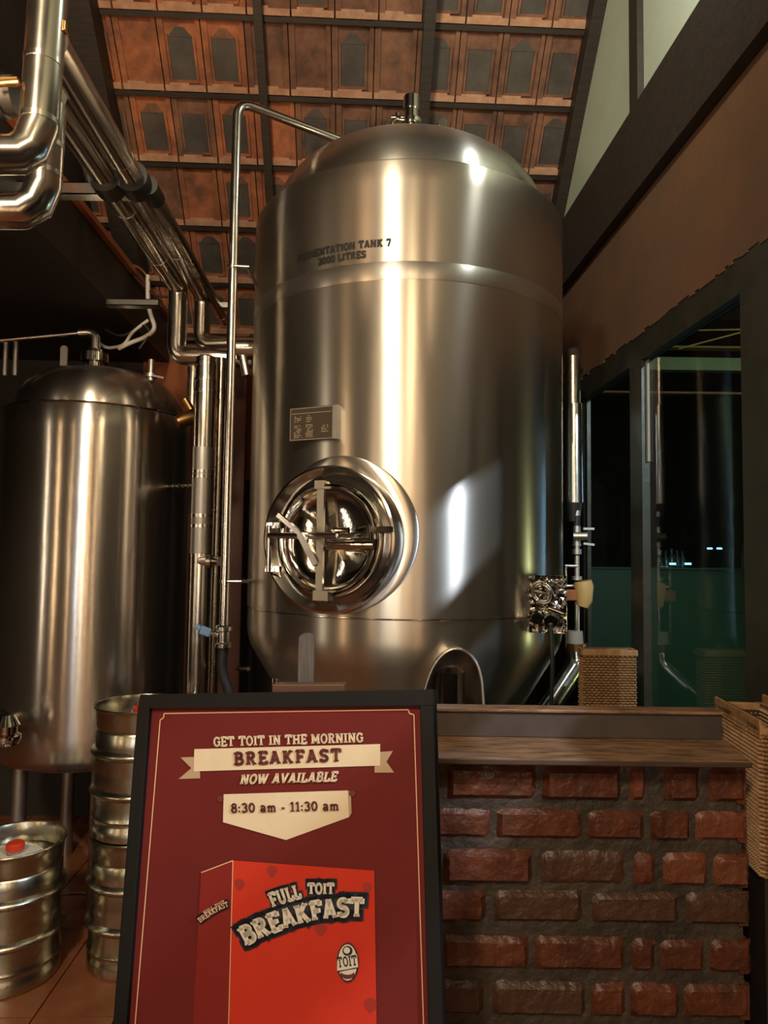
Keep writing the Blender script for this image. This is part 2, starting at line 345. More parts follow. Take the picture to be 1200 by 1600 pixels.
rbox(b, xL-3.2, WALLX+.1, -5*GAUGE, 5.2*GAUGE, -.06, -.036, 1)
struct('ceiling', b, ['tile', 'tile2', 'tile_rec', 'tile_edge'])
nT = 7
for row in range(-4, 5):
    b = MB(); s = row*GAUGE; rbox(b, xL-.2, WALLX, s-.0, s+.024, -.02, .008); struct('trim_%d' % nT, b, 'darkwood'); nT += 1
def rafter(px, py, w, h, xoff=0):
    global nT
    x = tob(onplane(px, py, P0, nrm)).x + xoff
    b = MB(); rbox(b, x-w/2, x+w/2, -5*GAUGE, 4.6*GAUGE, .012, .012+h); struct('trim_%d' % nT, b, 'darkwood'); nT += 1
rafter(407, 60, .045, .05); rafter(668, 60, .060, .08); rafter(138, 30, .14, .14)
b = MB(); rbox(b, WALLX-.065, WALLX, -5*GAUGE, 4.6*GAUGE, -.02, .10); struct('trim_%d' % nT, b, 'darkwood'); nT += 1
# rear slope and ridge, closing the room behind the camera
sR = -5*GAUGE; pr = BX.inverted() @ RP(0, sR); 
b = MB(); b.box((-4.2, -4.6, 5.0), (WALLX+.1, pr.y+.02, 5.1), 0, BX); b.box((-4.2, pr.y-.02, 5.0), (WALLX+.1, pr.y+.02, pr.z+.1), 0, BX); struct('ceiling_rear', b, 'void')
# left: dark sheet standing in for the unlit area above, and mezzanine soffit
b = MB(); b.box((xL-.28, .9, 3.16), (xL-.20, BACKY, 6.2), 0, BX); struct('wall_dark_fill', b, 'void')
q = tob(at(135, 435, 3.15)); b = MB(); b.box((-4.2, .9, q.z), (q.x, BACKY, q.z+.29), 0, BX); struct('ceiling_soffit', b, 'soffit')
b = MB(); b.box((q.x-.0, 1.2, q.z+.27), (q.x+.03, BACKY, q.z+.30), 0, BX); struct('trim_%d' % nT, b, 'copper'); nT += 1
q2 = tob(at(366, 900, 4.45)); b = MB(); b.box((q2.x-.07, 4.4, 0), (q2.x+.06, 4.46, 2.95), 0, BX); struct('trim_%d' % nT, b, 'brown'); nT += 1

# =================================================================== LARGE TANK
TC = Vector((.0965, 3.16, 0)); TR = .7
tdist = sqrt(TC.x**2 + TC.y**2)
def oncyl(px, py, R=TR, C=TC):
    d = ray(px, py); a = d.x**2+d.y**2; bb = -2*(d.x*C.x+d.y*C.y); c = C.x**2+C.y**2-R*R; D = bb*bb-4*a*c
    t = (-bb - sqrt(max(D, 0)))/(2*a); p = CAM + d*t; return atan2(p.y-C.y, p.x-C.x), p.z, p
ZT = oncyl(633, 244)[1]; ZB = oncyl(700, 968)[1]
tank = thing('fermentation_tank', TC, 'large brushed steel fermentation tank lettered FERMENTATION TANK 7, 2000 LITRES', 'fermentation tank')
TX = Matrix.Translation(TC)
prof = [(TR-.003, ZB-.003), (TR, ZB)]
for k in range(1, 24): prof.append((TR, ZB + (ZT-.02-ZB)*k/24))
prof += [(TR, ZT-.015), (TR-.004, ZT-.005), (TR-.014, ZT), (.63, ZT+.002)]
MB().lathe(prof, 160, X=TX).build('shell', 'steel', tank, origin=TC)
# dome
RD = .635; HD = .375; prof = [(RD, ZT-.005)]
for k in range(0, 25):
    a = pi/2*k/24; prof.append((RD*cos(a)**.8 if a < pi/2-.001 else 0.0, ZT + HD*sin(a)))
MB().lathe(prof, 128, X=TX).build('dome_lid', 'dome', tank, origin=TC)
# polished knuckle, cone
ZK = ZB-.085; prof = [(TR-.003, ZB), (TR-.003, ZB-.03), (TR-.003, ZB-.06), (TR-.003, ZK)]
for k in range(1, 10):
    a = radians(31)*k/9; prof.append((TR-.003 - .20*(1-cos(a)), ZK - .20*sin(a)))
r1, z1 = prof[-1]; r2 = .06; z2 = z1 - (r1-r2)*tan(radians(59))
prof += [(r1 + (r2-r1)*k/8, z1 + (z2-z1)*k/8) for k in range(1, 9)]; prof.append((.06, z2-.1))
MB().lathe(prof, 128, X=TX).build('cone_bottom', M['steel'], tank, origin=TC)
MB().lathe([(TR-.002, ZB-.006), (TR+.001, ZB-.003), (TR+.001, ZB+.001)], 128, X=TX).build('weld_seam', 'collar', tank, origin=TC)
zf1 = oncyl(633, 436)[1]; zf2 = oncyl(633, 408)[1]
MB().lathe([(TR+.0005, zf1), (TR+.0012, zf1+.002), (TR+.0012, zf2), (TR+.0005, zf2+.001)], 128, X=TX).build('film_band', 'film', tank, origin=TC)
# legs
LZ = at(715, 1040, 2.53).z
for az in (-77, 25, 160, 205, -150):
    a = radians(az); p = TC + Vector((cos(a), sin(a), 0))*(.645 if az == -77 else .56); top_ = LZ if az == -77 else ZB-.10
    MB().tube([(p.x, p.y, .02), (p.x, p.y, top_-.02), (p.x, p.y, top_)], [.062, .062, .045] if az == -77 else .05, 28).lathe([(0, 0), (.09, 0), (.09, .02), (0, .02)], 28, X=Matrix.Translation(p*1)).build('leg', 'polish', tank, origin=TC)
hp = []
for (x, y) in ((655, 1125), (664, 1075), (676, 1042), (692, 1021), (712, 1012), (732, 1018), (746, 1036), (753, 1062), (757, 1125)): hp.append(at(x, y, 2.43))
hp = arcpath(hp, .05, 3); bk = Vector((.0, .34, .02)); b = MB(); nH = len(hp)
b.add(hp + [p + bk for p in hp], [(i, i+1, nH+i+1, nH+i) for i in range(nH-1)], 0, True); b.tube(hp, .006, 10)
b.build('leg_housing', 'steel', tank, origin=TC)
# slab lettering ------------------------------------------------------------------
S = .17
def G(w, st, sf=()): return (w, st, sf)
def arc(cx, cy, rx, ry, a0, a1, n=10): return [(cx+rx*cos(radians(a0+(a1-a0)*i/n)), cy+ry*sin(radians(a0+(a1-a0)*i/n))) for i in range(n+1)]
h_ = S/2; B0 = h_*.7; B1 = 1-h_*.7
def stem(x, y0=0, y1=1): return [(x, y0), (x, y1)]
GL = {
 'A': G(.86, [[(.14, 0), (.43, 1)], [(.72, 0), (.43, 1)], [(.25, .3), (.61, .3)]], [(.14, 0, .15), (.72, 0, .15), (.36, 1, .12)]),
 'B': G(.78, [stem(.2), [(.2, B1)]+arc(.42, .74, .2, .2, 90, -90)+[(.2, .53)], [(.2, .51)]+arc(.46, .29, .22, .23, 90, -90)+[(.2, B0)]], [(.14, 0, .14), (.14, 1, .14)]),
 'E': G(.74, [stem(.2), [(.1, B1), (.68, B1)], [(.1, B0), (.68, B0)], [(.2, .5), (.5, .5)], [(.66, 1), (.66, .74)], [(.66, 0), (.66, .26)], [(.5, .38), (.5, .62)]], [(.14, 0, .14), (.14, 1, .14)]),
 'F': G(.72, [stem(.2), [(.1, B1), (.66, B1)], [(.2, .48), (.5, .48)], [(.64, 1), (.64, .72)], [(.5, .36), (.5, .6)]], [(.2, 0, .19), (.14, 1, .14)]),
 'G': G(.82, [arc(.43, .5, .31, .43, 50, 325, 16), [(.69, .42), (.69, .06)], [(.66, .95), (.66, .7)]], [(.66, .5, .17)]),
 'H': G(.92, [stem(.2), stem(.72), [(.2, .5), (.72, .5)]], [(.2, 0, .18), (.2, 1, .18), (.72, 0, .18), (.72, 1, .18)]),
 'I': G(.44, [stem(.22)], [(.22, 0, .2), (.22, 1, .2)]),
 'K': G(.88, [stem(.2), [(.24, .42), (.68, 1)], [(.36, .55), (.72, 0)]], [(.2, 0, .18), (.2, 1, .18), (.7, 0, .16), (.68, 1, .16)]),
 'L': G(.72, [stem(.2), [(.1, B0), (.66, B0)], [(.64, 0), (.64, .34)]], [(.2, 1, .19), (.14, 0, .14)]),
 'M': G(1.08, [stem(.2), stem(.88), [(.2, 1), (.54, .2)], [(.88, 1), (.54, .2)]], [(.2, 0, .18), (.16, 1, .14), (.88, 0, .18), (.92, 1, .14)]),
 'N': G(.94, [stem(.2), stem(.74), [(.2, 1), (.74, 0)]], [(.2, 0, .18), (.16, 1, .14), (.74, 1, .18)]),
 'O': G(.84, [arc(.42, .5, .31, .43, 0, 360, 22)]),
 'R': G(.84, [stem(.2), [(.2, B1)]+arc(.44, .73, .2, .2, 90, -90)+[(.2, .5)], [(.42, .5), (.68, 0)]], [(.2, 0, .18), (.14, 1, .14), (.7, 0, .13)]),
 'S': G(.76, [arc(.38, .72, .24, .21, 25, 270, 12)[0:], arc(.38, .28, .25, .21, 90, -155, 12), [(.62, .98), (.62, .72)], [(.13, .02), (.13, .28)]]),
 'T': G(.84, [stem(.42), [(.08, B1), (.76, B1)], [(.1, 1), (.1, .7)], [(.74, 1), (.74, .7)]], [(.42, 0, .19)]),
 'U': G(.88, [[(.2, 1), (.2, .3)]+arc(.44, .3, .24, .24, 180, 360)+[(.68, 1)]], [(.2, 1, .17), (.68, 1, .17)]),
 'V': G(.84, [[(.12, 1), (.42, 0)], [(.72, 1), (.42, 0)]], [(.13, 1, .15), (.71, 1, .15)]),
 'W': G(1.16, [[(.12, 1), (.36, 0)], [(.58, .9), (.36, 0)], [(.58, .9), (.8, 0)], [(1.04, 1), (.8, 0)]], [(.13, 1, .15), (1.03, 1, .15), (.58, 1, .14)]),
 '0': G(.72, [arc(.36, .5, .25, .43, 0, 360, 20)]),
 '1': G(.52, [stem(.28), [(.08, .78), (.28, .95)]], [(.28, 0, .2)]),
 '2': G(.72, [arc(.35, .7, .22, .23, 160, -30, 10)+[(.14, .1)], [(.1, B0), (.64, B0)], [(.62, 0), (.62, .25)]]),
 '3': G(.72, [arc(.34, .73, .22, .2, 150, -80, 10), arc(.34, .29, .25, .23, 80, -150, 10)]),
 '7': G(.70, [[(.1, B1), (.62, B1), (.3, 0)], [(.12, 1), (.12, .72)]], [(.3, 0, .14)]),
 '8': G(.72, [arc(.36, .73, .2, .19, 0, 360, 16), arc(.36, .28, .24, .22, 0, 360, 16)]),
 'a': G(.70, [[(.14, .6)]+arc(.33, .5, .18, .15, 120, 0, 6)+[(.51, .06)], arc(.32, .2, .18, .15, 0, 360, 14), [(.5, .06), (.62, .06)]]),
 'm': G(1.02, [stem(.2, 0, .66), arc(.35, .44, .15, .17, 180, 0, 8)+[(.5, 0)], arc(.67, .44, .16, .17, 180, 0, 8)+[(.83, 0)]], [(.2, 0, .14), (.5, 0, .12), (.83, 0, .14), (.15, .62, .1)]),
 ':': G(.30, [[(.15, .06), (.15, .24)], [(.15, .46), (.15, .64)]]),
 '-': G(.46, [[(.06, .36), (.40, .36)]]),
 ' ': G(.40, []),
}
def slab(text, th=S, sp=.04, pad=0.0):
    """list of quads in (u, v) with cap height 1, and the total width"""
    out = []; x = 0
    for ch in text:
        w, sts, sf = GL[ch]
        for st in sts:
            for i in range(len(st)-1):
                (ax, ay), (bx, by) = st[i], st[i+1]; dx, dy = bx-ax, by-ay; L = max((dx*dx+dy*dy)**.5, 1e-6); t = th/2+pad
                e = (.03 if len(st) > 2 else 0)+pad; nx, ny = -dy/L*t, dx/L*t; ex, ey = dx/L*e, dy/L*e
                k = max(1, int(L/.3)); 
                for j in range(k):
                    f0, f1 = j/k, (j+1)/k; px, py = ax+dx*f0-(ex if j == 0 else 0), ay+dy*f0-(ey if j == 0 else 0); qx, qy = ax+dx*f1+(ex if j == k-1 else 0), ay+dy*f1+(ey if j == k-1 else 0)
                    out.append([(x+px+nx, py+ny), (x+px-nx, py-ny), (x+qx-nx, qy-ny), (x+qx+nx, qy+ny)])
        for (cx, cy, hw) in sf:
            hh = .07+pad; yy = cy - .07 if cy > .6 else (cy + .07 if cy < .1 else cy); out.append([(x+cx-hw-pad, yy-hh), (x+cx+hw+pad, yy-hh), (x+cx+hw+pad, yy+hh), (x+cx-hw-pad, yy+hh)])
        x += w + sp
    return out, x - sp
def put_text(mb, text, fn, mi=0, **k):
    """fn(u/width, v) -> 3D point"""
    qs, W = slab(text, **k)
    for n, qd in enumerate(qs): mb.add([fn(u/W, v) for u, v in qd], [(0, 1, 2, 3)], mi)
b = MB()
def cyl_text(text, x0, x1, ym, hpx, R=TR+.0022):
    f0, za, _ = oncyl(x0, ym[0]); f1, zb, _ = oncyl(x1, ym[1]); zc = (za+zb)/2; hh = hpx/F*(tdist-TR)*1.05
    put_text(b, text, lambda u, v: TC + Vector((R*cos(f0+(f1-f0)*u), R*sin(f0+(f1-f0)*u), zc + hh*v)), th=.29)
cyl_text('FERMENTATION TANK 7', 465, 611, (409, 386), 11.5)
cyl_text('2000 LITRES', 497, 572, (414, 404), 11)
b.build('lettering', 'ink', tank, origin=TC)
# nameplate ------------------------------------------------------------------
fa, zn, pn = oncyl(495, 664); nv = Vector((cos(fa+.10), sin(fa+.10), 0)); tv = Vector((-nv.y, nv.x, 0))
pc = TC + Vector((cos(fa), sin(fa), 0))*(TR+.035) + Vector((0, 0, zn))
NX = Matrix((tv, nv, Vector((0, 0, 1)))).transposed().to_4x4(); NX.translation = pc
hw, hh = .093, .062
b = MB(); b.box((-hw, -.004, -hh), (hw, 0, hh), 0, NX); pt = b.build('nameplate', 'plate', tank, origin=TC)
b = MB(); b.box((hw, -.04, -hh), (hw+.014, .004, hh), 0, NX); b.build('plate_bracket', 'steel_dull', tank, origin=TC)
b = MB(); e = .0012
for (x0, x1, z0, z1) in ((-.97, .97, .93, .96), (-.97, .97, -.96, -.93), (-.97, -.955, -.93, .93), (.955, .97, -.93, .93), (-.9, .9, .62, .65)): b.box((x0*hw, 0, z0*hh), (x1*hw, e, z1*hh), 0, NX)
rr = random.Random(5)
for (cx, w, z0, z1, n) in ((-.62, .3, .42, .12, 4), (-.1, .25, .45, .1, 4), (-.6, .36, -.12, -.82, 8), (-.08, .32, -.1, -.8, 8), (.62, .3, -.2, -.42, 3), (.62, .3, -.55, -.6, 1)):
    for i in range(n):
        z = z0 + (z1-z0)*i/max(n-1, 1); x = cx - w/2
        while x < cx + w/2:
            l = rr.uniform(.03, .09); 
            if rr.random() < .8: b.box((x*hw, 0, z*hh), (min(x+l, cx+w/2)*hw, e, (z+.045)*hh), 0, NX)
            x += l + .02
b.build('etched_lines', 'etch', pt, origin=TC)
# manway ------------------------------------------------------------------
fm, zm, pm = oncyl(519, 843); nv = Vector((cos(fm), sin(fm), 0)); tv = Vector((-nv.y, nv.x, 0))   # tv: to the viewer's right
MC = TC + Vector((cos(fm)*TR, sin(fm)*TR, zm))
MX = Matrix((tv, Vector((0, 0, 1)), nv)).transposed().to_4x4(); MX.translation = MC                # local z outward
b = MB(); vs = []; n = 96; rings = [(.258, .002), (.268, .003), (.282, .003), (.288, .0003)]
for (ro, of) in rings:
    for k in range(n):
        a = 2*pi*k/n; u = ro*cos(a)+(.024 if ro > .27 else .008); v = ro*sin(a)+(.018 if ro > .27 else .005); ph = fm + asin(max(-1, min(1, u/TR))); vs.append(TC + Vector(((TR+of)*cos(ph), (TR+of)*sin(ph), zm+v)))
b.add(vs, [(i*n+k, i*n+(k+1) % n, (i+1)*n+(k+1) % n, (i+1)*n+k) for i in range(len(rings)-1) for k in range(n)], 0, True)
b.build('manway_saddle', 'steel', tank, origin=TC)
def ml(name, prof, m, par=tank, n=96): return MB().lathe(prof, n, X=MX).build(name, m, par, origin=TC)
mring = ml('manway_collar', [(.262, -.06), (.268, .03), (.266, .044), (.258, .048), (.235, .030), (.216, .012), (.205, .006), (.198, -.01)], 'collar')
ml('gasket_ring', [(.205, -.01), (.212, .028), (.208, .040), (.200, .042), (.196, .034), (.194, .01)], 'polish', mring)
mdoor = ml('manway_door', [(.192, .012), (.194, .040), (.190, .046), (.182, .046), (.176, .036)] + [(.176*cos(pi/2*k/10), .036 - .03*sin(pi/2*k/10)) for k in range(1, 11)], 'polish')
def mp(x, y, z): return MX @ Vector((x, y, z))
b = MB(); b.bar(mp(-.018, .19, .055), mp(-.018, -.19, .055), .028, .012, up=nv); b.bar(mp(-.018, .195, .03), mp(-.018, .195, .07), .04, .03, up=(0, 0, 1)); b.bar(mp(-.004, -.20, .03), mp(-.004, -.20, .075), .06, .035, up=(0, 0, 1)); b.build('door_strap', 'clad_d', mdoor, origin=TC)
b = MB(); b.tube([mp(-.215, .012, .085), mp(-.05, .012, .10)], .011, 16); b.tube([mp(-.06, .012, .1), mp(.07, .014, .1)], .010, 16); b.tube([mp(.02, -.018, .07), mp(.20, -.018, .062)], .020, 20); b.tube([mp(.05, .03, .09), mp(.11, .03, .085)], .012, 16)
b.tube([mp(-.05, .012, .02), mp(-.05, .012, .135)], .014, 16); b.build('clamp_arm', 'polish', tank, origin=TC)
b = MB(); b.bar(mp(-.15, .085, .128), mp(-.055, .015, .128), .016, .016, up=nv); b.bar(mp(-.055, .015, .128), mp(.01, -.09, .128), .024, .022, up=nv); b.build('tee_handle', 'pipe', tank, origin=TC)
b = MB(); b.tube([mp(-.225, .05, .07), mp(-.225, -.12, .07)], .009, 14); b.bar(mp(-.24, .05, .06), mp(-.18, .05, .06), .018, .02); b.bar(mp(-.24, -.11, .06), mp(-.18, -.11, .06), .018, .02); b.build('door_hinge', 'polish', tank, origin=TC)
b = MB(); b.bar(mp(.18, .035, .045), mp(.26, .035, .04), .02, .02); b.build('door_latch', 'polish', tank, origin=TC)
# top fittings
pd = TC + Vector((-.002, -.30, ZT + .33))
b = MB(); b.lathe([(.030, -.03), (.030, .04), (.040, .043), (.040, .058), (.030, .062), (.030, .105), (.034, .108), (.034, .125), (.034, .165), (.030, .168), (.030, .160), (0, .160)], 32, X=Matrix.Translation(pd)); tn = b.build('top_nozzle', 'polish', tank, origin=TC)
b = MB(); b.lathe([(.036, .040), (.046, .042), (.046, .060), (.036, .062)], 32, X=Matrix.Translation(pd)); b.tube([pd+Vector((-.035, -.03, .055)), pd+Vector((-.085, -.03, .055))], .010); b.tube([pd+Vector((-.06, -.03, .04)), pd+Vector((-.06, -.03, .075))], .009); b.build('nozzle_clamp', 'polish', tank, origin=TC)
b = MB(); b.tube(arcpath([pd+Vector((-.03, -.05, .035)), pd+Vector((-.075, -.05, .04)), pd+Vector((-.095, -.05, -.02))], .03), .007); b.build('clamp_lever', 'polish', tank, origin=TC)
pd2 = TC + Vector((.135, -.28, ZT+.31))
b = MB(); b.bar(pd2, pd2+Vector((0, 0, .085)), .036, .010, up=(0, 1, 0)); b.tube([pd2+Vector((0, -.010, .085)), pd2+Vector((0, .010, .085))], .020, 24); b.build('lifting_lug', 'pipe', tank, origin=TC)
# sample port box with hand wheel, right foot of the shell
fs, zs, ps = oncyl(846, 944); pbx = at(846, 944, ps.y-.06); nvv = Vector((cos(fs+.1), sin(fs+.1), 0)); tvv = Vector((-nvv.y, nvv.x, 0))
tvv = Vector((1, -.15, 0)).normalized(); nvv = Vector((-.15, -1, 0)).normalized(); SX = Matrix((tvv, nvv, Vector((0, 0, 1)))).transposed().to_4x4(); SX.translation = pbx
b = MB(); n = 16; hw2, hh2 = .093, .108; rr = random.Random(9)
vs = [SX @ Vector((-hw2+2*hw2*i/n, (rr.uniform(-.012, .012) if 0 < i < n and 0 < j < n else 0), -hh2+2*hh2*j/n)) for j in range(n+1) for i in range(n+1)]
b.add(vs, [(j*(n+1)+i, j*(n+1)+i+1, (j+1)*(n+1)+i+1, (j+1)*(n+1)+i) for j in range(n) for i in range(n)], 0, True); b.box((-hw2, -.05, -hh2), (hw2, -.014, hh2), 0, SX)
pk = b.build('crumpled_foil_cover', 'foil', tank, origin=TC)
b = MB(); WX = SX @ Matrix.Translation((-.0, .04, .045)) @ Matrix.Rotation(radians(70), 4, 'X') @ Matrix.Rotation(radians(35), 4, 'Y')
for rr_ in (.042, .034): b.tube([WX @ Vector((rr_*cos(2*pi*k/24), rr_*sin(2*pi*k/24)*1.0, 0)) for k in range(25)], .0055, 10, caps=False)
b.tube([WX @ Vector((-.04, 0, 0)), WX @ Vector((.04, 0, 0))], .005, 10); b.tube([SX @ Vector((.02, .05, -.01)), SX @ Vector((.075, .05, -.03))], .010, 12); b.tube([SX @ Vector((-.02, .03, -.045)), SX @ Vector((-.02, .06, -.05))], .022, 18); b.tube([SX @ Vector((.03, .0, -.05)), SX @ Vector((.03, .05, -.06))], .024, 18)
b.build('sample_valve', 'polish', tank, origin=TC)
b = MB(); b.tube(arcpath([SX @ Vector((.03, .05, -.07)), SX @ Vector((.035, .06, -.2)), SX @ Vector((.03, .05, -.42)), SX @ Vector((.02, .04, -.8))], .05), .008, 10); tag(b.build('sensor_cable', 'cable'), 'thin black cable hanging down from the foil-covered valve on the large tank', 'cable')
tank.location = TC

# =================================================================== LEFT TANK
C2 = Vector((0, 0, 0)); p = at(150, 900, 3.75); C2 = Vector((p.x, p.y, 0)); d2 = sqrt(C2.x**2+C2.y**2); R2 = d2*sin(math.atan(150/F*cos(atan2(-C2.x, C2.y))**2*1.02))
ZT2 = oncyl(150, 628, R2, C2)[1]; ZB2 = oncyl(140, 1190, R2, C2)[1]
t2 = thing('storage_tank', C2, 'upright steel storage tank with a domed lid standing at the left behind the kegs', 'storage tank')
X2 = Matrix.Translation(C2)
prof = [(R2-.10, ZB2-.075), (R2-.05, ZB2-.055), (R2-.02, ZB2-.03), (R2, ZB2)] + [(R2, ZB2+(ZT2-.01-ZB2)*k/16) for k in range(1, 17)] + [(R2-.006, ZT2), (R2-.06, ZT2+.002)]
MB().lathe([(0, ZB2-.12), (R2-.25, ZB2-.105)] + prof, 128, X=X2).build('shell', 'steel_old', t2, origin=C2)
prof = [(R2-.052, ZT2)]
for k in range(0, 21):
    a = pi/2*k/20; prof.append(((R2-.052)*cos(a)**.65 if k < 20 else 0, ZT2+.01+.25*sin(a)))
MB().lathe(prof, 96, X=X2).build('dome_lid', 'dome', t2, origin=C2)
MB().lathe([(R2+.0, ZT2-.004), (R2+.003, ZT2-.001), (R2, ZT2+.003), (R2-.01, ZT2+.003)], 96, X=X2).build('rim', 'polish', t2, origin=C2)
for az in (-60, -130, 40, 130):
    a = radians(az); p = C2 + Vector((cos(a), sin(a), 0))*(R2*.72); MB().tube([(p.x, p.y, 0), (p.x, p.y, ZB2-.05)], .035, 20).build('leg', 'steel_dull', t2, origin=C2)
# lid nozzle with bend, lug, stubs, pressure valve
zt = lambda r: ZT2 + .01 + .25*(1-(r/(R2-.05))**2.6)
p = C2 + Vector((.0, -.12, zt(.1)-.02)); b = MB()
b.lathe([(.045, 0), (.045, .045), (.07, .05), (.07, .095), (.04, .10), (.036, .12)], 32, X=Matrix.Translation(p)); b.build('nozzle', 'polish', t2, origin=C2)
b = MB(); pl_ = at(-30, 535, 3.55)
b.tube(arcpath([p+Vector((0, 0, .11)), p+Vector((0, 0, .215)), p+Vector((-.085, 0, .21))], .06, 10), .026, 24); b.tube([p+Vector((-.075, 0, .21)), pl_], .011, 14); b.build('vent_pipe', 'pipe', t2, origin=C2)
b = MB(); q = at(100, 563, 3.68); b.bar(q-Vector((0, 0, .03)), q+Vector((0, 0, .06)), .038, .012, up=(0, 1, 0)); b.tube([q+Vector((0, -.007, .06)), q+Vector((0, .007, .06))], .02, 20); b.build('lifting_lug', 'steel_dull', t2, origin=C2)
for px in (8, 24):
    q = at(px, 570, 3.7); b = MB(); b.tube([q-Vector((0, 0, .06)), q+Vector((0, 0, .125))], .014, 16); b.build('stub', 'steel_dull', t2, origin=C2)
q = at(236, 590, 3.62); b = MB(); b.lathe([(.02, -.04), (.02, .0), (.034, .0), (.034, .018), (.018, .02), (.018, .095), (0, .095)], 24, X=Matrix.Translation(q)); b.bar(q+Vector((0, -.02, .01)), q+Vector((.08, -.03, -.01)), .012, .01); b.build('relief_valve', 'steel_dull', t2, origin=C2)
f_, z_, q = oncyl(262, 760, R2, C2); b = MB(); b.tube([q, q+(at(308, 758, 3.2)-q)*1.0], .008, 12)
for k in range(5): 
    pp = q.lerp(at(308, 758, 3.2), .2+.17*k); b.tube([pp, pp+Vector((.012, -.002, 0))], .013, 12)
b.build('gauge_rod', 'pipe', t2, origin=C2)
q = at(10, 1145, 3.1); b = MB(); b.tube([q+Vector((-.14, .25, .02)), q], .035, 24); b.lathe([(0, -.05), (.05, -.05), (.062, -.03), (.062, -.01), (.045, .0), (.045, .03), (.055, .035), (.03, .08), (0, .09)], 32, X=Matrix.Translation(q)); b.build('outlet_valve', 'polish', t2, origin=C2)

# =================================================================== PIPES, LEFT
def pipe(name, pts, r, m, label, cat='pipe', bend=.06, bands=(), n=24, group=None, seg=8):
    pp = arcpath(pts, bend, seg) if bend else [Vector(p) for p in pts]
    o = MB().tube(pp, r, n).build(name, m); tag(o, label, cat, group)
    for (i, f) in bands:
        a, c = Vector(pts[i]), Vector(pts[i+1]); q = a.lerp(c, f); d = (c-a).normalized()
        MB().tube([q-d*.006, q+d*.006], r*1.035, n).build('band', m, o)
    return o
# receding overhead pipes
def along(x, y, Y0, Y1):
    p = at(x, y, Y0); k = tob(p); return [BX @ Vector((k.x, Yb, k.z)) for Yb in (tob(at(x, y, Y0)).y + (Y1 - Y0), )][0]
D1a = at(190, 315, 2.6); k = tob(D1a); D1 = lambda yb: BX @ Vector((k.x, yb, k.z))
k2 = tob(at(229, 315, 2.6)); D2 = lambda yb: BX @ Vector((k2.x, yb, k2.z))
k3 = tob(at(247, 318, 2.6)); D3 = lambda yb: BX @ Vector((k3.x, yb, k3.z))
e1 = D1(3.50); e2 = D2(3.62)
v1 = at(266, 552, 3.42); v1 = Vector((e1.x, e1.y, at(270, 556, e1.y).z))
pipe('overhead_pipe', [D1(2.02), e1, v1, Vector((at(328, 562, 3.45).x, v1.y, v1.z)), Vector((at(395, 585, 3.5).x, v1.y+.02, v1.z-.01))], .047, 'clad', 'overhead insulated pipe nearest the black soffit, dropping to the upright pipe between the tanks', bend=.055, bands=((0, .45), (0, .75), (1, .6)))
v2 = Vector((e2.x, e2.y, at(312, 538, e2.y).z))
pipe('overhead_pipe', [D2(1.80), e2, v2, Vector((at(392, 545, 3.5).x, e2.y-.05, v2.z))], .043, 'clad', 'middle overhead insulated pipe that turns down and right into the large tank', bend=.06, bands=((0, .3), (0, .7), (1, .4)))
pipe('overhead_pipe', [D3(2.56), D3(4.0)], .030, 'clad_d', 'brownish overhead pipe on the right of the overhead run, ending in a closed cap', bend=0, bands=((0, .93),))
MB().tube([D3(2.50), D3(2.60)], .036, 24).build('end_sleeve', 'rubber', bpy.data.objects['overhead_pipe.002'])
# near pair of large mitred pipes
A1 = at(61, 198, 1.45); A0 = Vector((A1.x+.010, A1.y, at(60, -60, 1.45).z)); A2 = at(46, 231, 1.44); A3 = at(26, 242, 1.43)
pipe('mitred_duct_pipe', [A0, A1, A2, A3, at(-60, 242, 1.38)], .0395, 'clad', 'fat clad pipe at the upper left edge, bending left in mitred segments, nearest the camera', bend=0, bands=((0, .12), (0, .62), (0, .97)), n=36)
B1 = at(68, 290, 1.60); B0_ = Vector((B1.x+.004, B1.y, at(68, 165, 1.60).z)); B2 = at(56, 318, 1.60)
pipe('mitred_duct_pipe', [B0_, B1, B2, at(32, 331, 1.59), at(-60, 331, 1.56)], .0400, 'clad', 'fat clad pipe just behind the nearest one, bending left lower down above the dark soffit', bend=0, bands=((0, .5), (0, .86)), n=36)
q = at(8, 150, 1.5); b = MB(); b.tube([at(-50, 148, 1.5), at(28, 150, 1.5)], .041, 28); b.tube([at(-30, 148, 1.5), at(10, 150, 1.5)], .047, 28); tag(b.build('black_pipe_coupling', 'rubber'), 'dark round pipe coupling at the left edge beside the fat clad pipe', 'pipe coupling')
q = at(15, 128, 1.72); b = MB(); b.tube([at(-20, 132, 1.42), at(30, 128, 1.42)], .007, 12); b.bar(at(2, 128, 1.42), at(28, 128, 1.42), .01, .016); tag(b.build('pipe_clamp', 'brass'), 'small gold-coloured clamp on the dark coupling at the left edge', 'clamp')
q0 = at(-40, 245, 1.98); pipe('branch_pipe', [q0, at(42, 245, 1.98)], .035, 'clad_d', 'short dusky horizontal pipe at the left edge behind the upper bend', bend=0)
p0 = at(98, 40, 1.45); b = MB(); b.box((-.008, -.008, -.016), (.008, .008, .010), 0, Matrix.Translation(p0)); tag(b.build('brass_fitting', 'brass', bevel=.003), 'tiny bright brass fitting at the corner between the fat pipe and the overhead run', 'fitting')
